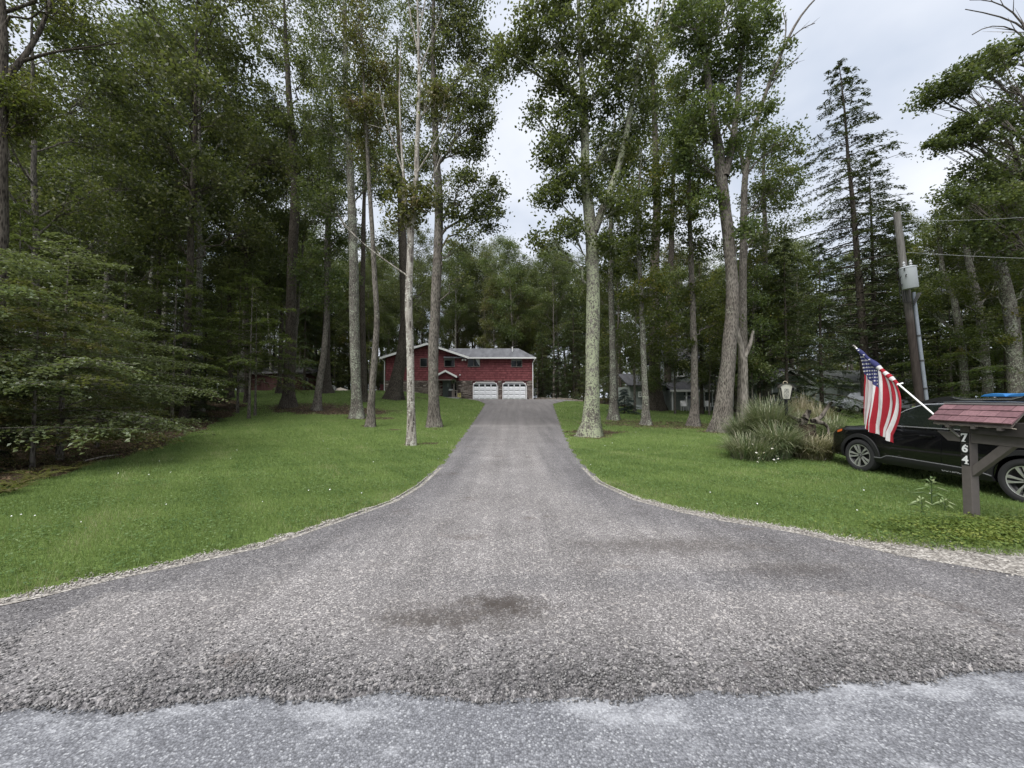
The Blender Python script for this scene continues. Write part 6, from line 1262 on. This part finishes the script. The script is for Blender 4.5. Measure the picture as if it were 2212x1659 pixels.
# ------------------------------------------------------------------ lamp, stump, tall grasses
lp = GP(1712, 958); LY = 11.0; lx = PX(1696, 850, LY).x; lz = Hf(lx, LY)
lamp = thing('yard_lamp', (lx, LY, lz), 'black yard lamp post with an arched cream lantern above the tall grass', 'lamp')
zb_ = PX(1697, 862, LY).z; zt_ = PX(1697, 826, LY).z
MB().tube([(lx+.05, LY, lz-.1), (lx+.015, LY, zb_)], [.045, .042], 12).build('post', M_BLACK, lamp, True)
M_LANT = simple('cream lantern glass', (.47, .455, .39), .35, var=.12, sc=18); hh = zt_-zb_
TL = Matrix.Translation((lx+.01, LY, zb_)) @ Matrix.Rotation(R(-24), 4, 'Z')
def tl(*a): return TL @ Vector(a)
b0, b1, hs = .095, .140, hh*.68
q = MB(); q.prism([tl(-b0, -b0, 0), tl(b0, -b0, 0), tl(b0, b0, 0), tl(-b0, b0, 0)], tl(0, 0, -.02)-tl(0, 0, 0)); q.build('base_plate', M_BLACK, lamp)
arch = [(b1*math.cos(a_), hs+hh*.22*math.sin(a_)) for a_ in np.linspace(0, math.pi, 9)]
def face(pts, name): q = MB(); q.add(pts, [tuple(range(len(pts)))]); return q.build(name, M_LANT, lamp)
for sg in (-1, 1):
    face([tl(-b0, sg*b0, .01), tl(b0, sg*b0, .01)]+[tl(x, sg*b1, z) for x, z in arch], 'glass_panel')
    face([tl(sg*b0, -b0, .01), tl(sg*b0, b0, .01), tl(sg*b1, b1, hs), tl(sg*b1, -b1, hs)], 'glass_panel')
for sx in (-1, 1):
    for sy in (-1, 1): q = MB(); q.beam(tl(sx*b0, sy*b0, 0), tl(sx*b1, sy*b1, hs), .022, .022); q.build('corner_bar', M_BLACK, lamp)
q = MB(); rt = 1.22; ro_ = [(b1*rt*math.cos(a_), hs-.01+hh*.27*math.sin(a_)) for a_ in np.linspace(0, math.pi, 11)]; ri_ = [(x*.93, z-.014) for x, z in ro_][::-1]
q.prism([tl(x, -b1*1.16, z) for x, z in ro_+ri_], tl(0, b1*2.32, 0)-tl(0, 0, 0)); q.build('lantern_roof', simple('tarnished brass roof', (.05, .044, .036), .6), lamp)
q = MB(); [q.tube([tl(.05*math.cos(a_), 0, hh*.97+.045*math.sin(a_)) for a_ in np.linspace(0, 6.283, 13)], .009, 6, False)]; q.build('ring', simple('brass ring', (.4, .34, .24), .4), lamp, True)
q = MB()        # scrollwork on the two arched panes
for sx in (-1, 1):
    for k in range(3):
        zc = hs*(.25+.27*k); q.tube([tl(sx*(.03+.028*math.cos(a_)), -(b0+(b1-b0)*zc/hs)-.006, zc+.035*math.sin(a_)+.01*a_/6) for a_ in np.linspace(0, 5.2, 9)], .004, 4)
    q.tube([tl(sx*.06*math.sin(a_), -(b0+(b1-b0)*(.1+.8*a_/3.14))-.006, hs*(.1+.8*a_/3.14)) for a_ in np.linspace(0, 3.14, 9)], .004, 4)
q.build('scrollwork', simple('grey scroll lead', (.22, .22, .21), .5), lamp)

def tall_grass(cx, cy, n, Ht, spread, name, label, stops, lean=.55, stiff=.25, plume=0, base=.22):
    m = leafmat(name+' blade', stops, .3, 0); z0 = Hf(cx, cy); t = thing(name, (cx, cy, z0), label, 'ornamental grass', None)
    segs = 5; an = rng.uniform(0, 6.28, n); rr = base*np.sqrt(rng.random(n)); la = an+rng.normal(0, .7, n); L = Ht*rng.uniform(.65, 1.25, n); out = spread*rng.uniform(.15, 1.0, n)**stiff*rng.uniform(.3, 1, n)
    u = np.linspace(0, 1, segs+1)[None]; arch_ = rng.uniform(.6, 1.3, n)[:, None]
    x = (rr*np.cos(an))[:, None]+np.cos(la)[:, None]*out[:, None]*u**(1.7 if Ht > .7 else 1.2); y = (rr*np.sin(an))[:, None]+np.sin(la)[:, None]*out[:, None]*u**(1.7 if Ht > .7 else 1.2)
    z = L[:, None]*(u*1.3-.62*arch_*u**2.4*np.minimum(1.3, out[:, None]/spread+.3))
    w_ = .0085*(1-u**2*.8); px_ = -np.sin(la)[:, None]*w_; py_ = np.cos(la)[:, None]*w_
    A = np.stack([x-px_, y-py_, z], -1); B = np.stack([x+px_, y+py_, z], -1); V_ = np.stack([A, B], 2).reshape(n, -1, 3)
    f = np.array([(2*k, 2*k+1, 2*k+3, 2*k+2) for k in range(segs)]); F = (f[None]+(np.arange(n)*2*(segs+1))[:, None, None]).reshape(-1, 4)
    var = np.clip(rng.normal(.45, .25, n), 0, 1); o = meshobj('blades', np_mesh('blades', V_.reshape(-1, 3), F, m, np.repeat(var, 2*(segs+1))), t); o['kind'] = 'stuff'
    return t
GREEN = [(0, (.06, .11, .045)), (.35, (.15, .20, .09)), (.65, (.30, .315, .19)), (1, (.50, .46, .34))]
TAN = [(0, (.13, .12, .055)), (.4, (.27, .235, .135)), (.8, (.42, .37, .25)), (1, (.55, .49, .37))]
for u, v, n, Ht, sp_2, st_, lab in ((1662, 976, 2600, 1.38, 1.2, GREEN, 'arching green and straw clump of tall grass left of the lamp post'), (1610, 972, 1300, .95, 1.0, GREEN, 'low spilling grass clump at the left end of the tall grass bed'), (1716, 970, 1200, 1.0, .8, GREEN, 'dark green grass clump at the foot of the lamp post'),
                         (1768, 950, 1300, 1.2, .7, TAN, 'upright tan grass clump between the stump and the black car'), (1795, 962, 900, .95, .8, GREEN, 'green grass clump touching the nose of the black car'), (1750, 990, 1100, .62, .8, TAN, 'short brown dried grass round the foot of the stump'), (1622, 992, 900, .62, .8, GREEN, 'short green grass tuft at the near left end of the bed'), (1735, 942, 800, 1.5, .55, TAN, 'tallest thin tan stems behind the stump'), (1680, 990, 1300, .85, .95, GREEN, 'short green grass tuft in front of the lamp, among daisies')):
    p = GP(u, v); tall_grass(p.x, p.y, n, Ht, sp_2, 'tall_grass', lab, st_, base=.3 if Ht > .7 else .45)
MB_PRONG = barkmat('grey driftwood', (.02, .017, .014), (.17, .15, .13), None, 0, 9)
sp = GP(1740, 982); stump = thing('tree_stump', sp, 'weathered grey stump with twisted root prongs on top, in the grass bed', 'stump')
g = Geo(); S_ = lambda u, v, d=10.35: np.array(tuple(PX(u, v, d)))
cst = np.array(tuple(sp))
g.tube(spline([cst+(0, 0, -.1), cst+(0, 0, .3), cst+(.02, 0, .72), cst+(.02, 0, .86)], 14), np.linspace(.27, .23, 14), 14, .25, .12); meshobj('trunk', g.mesh('trunk', barkmat('rotten stump bark', (.012, .009, .007), (.085, .062, .048), None, 0, 12), cst, True), stump)
dq = sp.y
for pts, r0, r1 in (([(1742, 912), (1722, 908), (1706, 898), (1694, 892)], .07, .02), ([(1738, 905), (1745, 893), (1748, 886)], .09, .05), ([(1752, 910), (1772, 905), (1781, 890), (1790, 877), (1797, 869)], .06, .032), ([(1760, 910), (1782, 915), (1790, 925), (1789, 938)], .06, .02), ([(1735, 912), (1722, 920), (1712, 922)], .07, .02)):
    g = Geo(); pth = spline([tuple(PX(u, v, dq+rng.normal(0, .05))) for u, v in pts], 10); g.tube(pth, np.linspace(r0, r1, 10), 9, 0, .34); meshobj('root_prong', g.mesh('root_prong', MB_PRONG, cst, True), stump)
M_PET = simple('white petal', (.78, .78, .76), .6, var=.04); M_YC = simple('yellow centre', (.5, .33, .04), .7)
dsy = [(1626, 966), (1634, 984), (1645, 985), (1651, 984), (1668, 975), (1672, 966), (1640, 995), (1648, 998), (1637, 1004), (1652, 1004), (1664, 1003), (1672, 999), (1678, 992), (1681, 997), (1686, 1001), (1645, 1012), (1655, 1016), (1650, 1009), (1692, 986), (1662, 972)]
pm = MB(); cm_ = MB(); sm = MB()
for k in range(9):
    a_ = 6.283*k/9; b_ = a_+.5; pm.add([(0, 0, .0), (.024*math.cos(a_), .024*math.sin(a_), .004), (.026*math.cos(b_), .026*math.sin(b_), .003)], [(0, 1, 2)])
cm_.sphere((0, 0, .003), .008, 7, 4, (1, 1, .6)); sm.tube([(0, 0, 0), (.02, .01, -.16), (.03, .0, -.34)], .003, 4)
M_STEM = simple('green stem', (.05, .09, .03), .7)
pme, cme, sme = pm.mesh('petals', M_PET), cm_.mesh('centre', M_YC), sm.mesh('stem', M_STEM)
for i, (u, v) in enumerate(dsy):
    p = PX(u, v-6, 9.35+.3*rng.random()); o = bpy.data.objects.new('daisy', None); COL.objects.link(o); o.location = p; o.rotation_euler = (R(28), rng.normal(0, .3), rng.uniform(0, 6)); o.empty_display_size = .05
    tag(o, 'white daisy blooming low in the tall grass bed', 'flower', 'daisies in the grass bed'); meshobj('petals', pme, o); meshobj('centre', cme, o); meshobj('stem', sme, o)
ML_WEED = leafmat('pale weed leaf', [(0, (.12, .19, .07)), (.5, (.20, .28, .11)), (1, (.30, .36, .18))], .3, 0)
def herb(name, cx, cy, Ht, nleaf, Ll, Wl, label, mat, whorl=True):
    z0 = Hf(cx, cy); t = thing(name, (cx, cy, z0), label, 'plant'); q = MB(); q.tube([(cx, cy, z0-.03), (cx+.015, cy, z0+Ht*.6), (cx+.01, cy, z0+Ht)], [.007, .005, .003], 5); q.build('stem', M_STEM, t)
    for k in range(nleaf):
        s = (k+1)/nleaf; h = z0+Ht*(.25+.72*s); a_ = k*2.3; l = Ll*(1.15-.6*s*s); c = Vector((cx, cy, h)); d = Vector((math.cos(a_), math.sin(a_), 0)); w2 = d.cross(Vector((0, 0, 1)))*Wl/2; up = Vector((0, 0, 1))
        pts = [c, c+d*l*.35+w2+up*.04, c+d*l*.35+up*.02, c+d*l*.35-w2+up*.04, c+d*l*.7+w2*.7+up*.02, c+d*l*.7+up*.0, c+d*l*.7-w2*.7+up*.02, c+d*l-up*.0]; q = MB(); q.cur = random.uniform(.3, .9)
        q.add(pts, [(0, 1, 2), (0, 2, 3), (1, 4, 5, 2), (2, 5, 6, 3), (4, 7, 5), (5, 7, 6)]); q.build('leaf', mat, t)
    return t
p = GP(2012, 1093); herb('milkweed_plant', p.x, p.y, .42, 12, .20, .055, 'tall weed with pale pointed leaves left of the mailbox post', ML_WEED)
for u, v, s_, lab in ((1990, 1108, .20, 'low leafy weed in front of the tall pointed weed'), (2040, 1106, .17, 'low leafy weed between the tall weed and the mailbox post')):
    p = GP(u, v); herb('leafy_weed', p.x, p.y, s_, 10, .13, .05, lab, ML_WEED)
def groundcover(name, mask_n, fn, mat, L, W, hz0):
    x, y = fn(mask_n); n = len(x); pos = np.stack([x, y, H(x, y)+rng.random(n)*hz0+.01], -1); lf = Geo(); lf.leaves(pos, unit(n)*np.array([1, 1, .2]), unit(n)*.35+np.array([0, 0, 1.]), L, W, np.clip(.45+.35*wob(x, y, 3)+rng.normal(0, .18, n), 0, 1)); o = meshobj(name, lf.mesh(name, mat)); o['kind'] = 'stuff'
ML_CLO = leafmat('yellow green clover', [(0, (.055, .11, .018)), (.5, (.13, .20, .035)), (1, (.24, .29, .06))], .35, 0)
def near_mail(n):
    c = np.array([5.9, 4.78]); x = rng.normal(6.0, .75, n); y = 4.72+rng.normal(0, .26, n)+.05*(x-6); k = (dR(x, y) > wR(y)*.55); return x[k], y[k]
groundcover('clover', 9000, near_mail, ML_CLO, .038, .03, .07)
def lawnspots(n):
    x = np.concatenate([rng.uniform(-8, -1, n), rng.uniform(1.5, 9, n)]); y = rng.uniform(2.7, 12, 2*n); out = np.where(x < 0, dL(x, y)-wL(y), dR(x, y)-wR(y)); k = (out > .05) & (litter(x, y) < .3) & (wob(x, y, 1.9)+.5*np.exp(-out)+rng.normal(0, .3, len(x)) > .1) & (np.abs(x) < 1.42*y+.4); return x[k], y[k]
groundcover('lawn_clover', 42000, lawnspots, leafmat('lawn clover', [(0, (.06, .115, .03)), (.5, (.12, .195, .055)), (1, (.22, .285, .11))], .35, 0), .030, .024, .055)
def whites(n):
    x = rng.uniform(-9, 9, n); y = rng.uniform(3, 16, n); out = np.where(x < 0, dL(x, y)-wL(y), dR(x, y)-wR(y)); k = (out > .1) & (litter(x, y) < .2) & (wob(x, y, .8) > 0); return x[k], y[k]
x, y = whites(150); n = len(x); lf = Geo(); lf.leaves(np.stack([x, y, H(x, y)+.075], -1), unit(n), np.tile([0, -.4, 1.], (n, 1)), .022, .022, np.full(n, .5)); o = meshobj('clover_blossoms', lf.mesh('clover_blossoms', M_PET)); o['kind'] = 'stuff'
# woods edge: fallen stick, ferns, dead leaves
a_ = GP(182, 998); b_ = GP(258, 984); o = MB(); o.tube([a_+Vector((0, 0, .03)), a_.lerp(b_, .4)+Vector((.02, .1, .06)), b_+Vector((0, 0, .03))], [.022, .018, .01], 6); o = o.build('fallen_stick', MB_DEAD); tag(o, 'bare pale fallen stick lying where the left lawn meets the woods', 'stick')
for u, v, lab in ((30, 1052, 'fern at the far left corner of the lawn'), (85, 1035, 'fern between the two beech trunks at the far left'), (5, 1068, 'fern cut by the left edge of the photo'), (150, 1018, 'fern right of the pale beech trunk')):
    p = GP(u, v); t = thing('fern', p, lab, 'fern'); lf = Geo(); nF = 9
    for k in range(nF):
        an = k*6.283/nF+rng.normal(0, .2); L_f = rng.uniform(.35, .6); tt = np.linspace(.15, 1, 16); dv_ = np.array([math.cos(an), math.sin(an), 0]); pr2 = np.array([-math.sin(an), math.cos(an), 0])
        for sd in (-1, 1):
            pos = np.array(tuple(p))+dv_*(tt*L_f)[:, None]+np.array([0, 0, 1.])*(L_f*(.75*tt-.5*tt**2))[:, None]+pr2*sd*(.07*(1-tt*.8))[:, None]
            lf.leaves(pos, np.tile(pr2*sd+dv_*.5, (16, 1)), np.tile([0, 0, 1.], (16, 1))+rng.normal(0, .15, (16, 3)), .13*(1.05-tt)[:, None], .035, np.clip(rng.normal(.55, .15, 16), 0, 1))
    meshobj('fronds', lf.mesh('fronds', ML_AUT, tuple(p)), t)
n = 26000; x = rng.uniform(-34, -8, n); y = rng.uniform(4, 46, n); k = (litter(x, y) > .35); x, y = x[k], y[k]; n = len(x); lf = Geo()
x2 = rng.uniform(2, 14, 2500); y2 = rng.uniform(15, 24, 2500); k2 = litter(x2, y2) > .3; x = np.append(x, x2[k2]); y = np.append(y, y2[k2]); n = len(x)
lf.leaves(np.stack([x, y, H(x, y)+.02+rng.random(n)*.02], -1), unit(n), unit(n)*.35+np.array([0, 0, 1.]), .09, .06, rng.random(n)); o = meshobj('fallen_leaves', lf.mesh('fallen_leaves', leafmat('dead leaf', [(0, (.06, .035, .022)), (.5, (.13, .08, .045)), (1, (.23, .15, .09))], .1, 0))); o['kind'] = 'stuff'
# pale pickup parked before the grey garage
PY = 30.5; pc = PX(1868, 870, PY); pz0 = Hf(pc.x, PY); tr = thing('parked_pickup', (pc.x, PY, pz0), 'pale silver vehicle parked before the grey garage, mostly behind the flag', 'car')
M_SIL = simple('pale silver paint', (.42, .44, .46), .3, var=.05); x0 = pc.x-2.5
q = MB(); q.prism([(x0+a, PY-.9, pz0+z) for a, z in ((0, .45), (0, .88), (.25, 1.0), (1.5, 1.08), (2.2, 1.68), (3.7, 1.72), (4.0, 1.1), (5.1, 1.1), (5.15, .45))], (0, 1.8, 0)); q.build('body', M_SIL, tr, bev=.06)
q = MB(); q.prism([(x0+a, PY-.915, pz0+z) for a, z in ((1.72, 1.12), (2.3, 1.58), (2.9, 1.62), (2.9, 1.12))], (0, .012, 0)); q.build('window', M_CGLASS, tr); q = MB(); q.prism([(x0+a, PY-.915, pz0+z) for a, z in ((2.98, 1.12), (2.98, 1.62), (3.6, 1.62), (3.85, 1.12))], (0, .012, 0)); q.build('window', M_CGLASS, tr)
for a in (.95, 4.15):
    for sy in (-1, 1): q = MB(); O = Matrix.Translation((x0+a, PY+sy*.82, pz0+.36)) @ Matrix.Rotation(R(90), 4, 'X'); q.lathe([(0, -.1), (.22, -.11), (.34, -.1), (.36, 0), (.34, .1), (.22, .11), (0, .1)], 20, O); wh = q.build('wheel', M_TYRE, tr, True); q = MB(); q.lathe([(0, -.13), (.2, -.125), (.2, .125), (0, .13)], 16, O); q.build('rim', M_ALLOY, wh)
q = MB(); q.box(x0-.06, x0+.12, PY-.85, PY+.85, pz0+.42, pz0+.62); q.build('bumper', M_DGREY, tr, bev=.03)
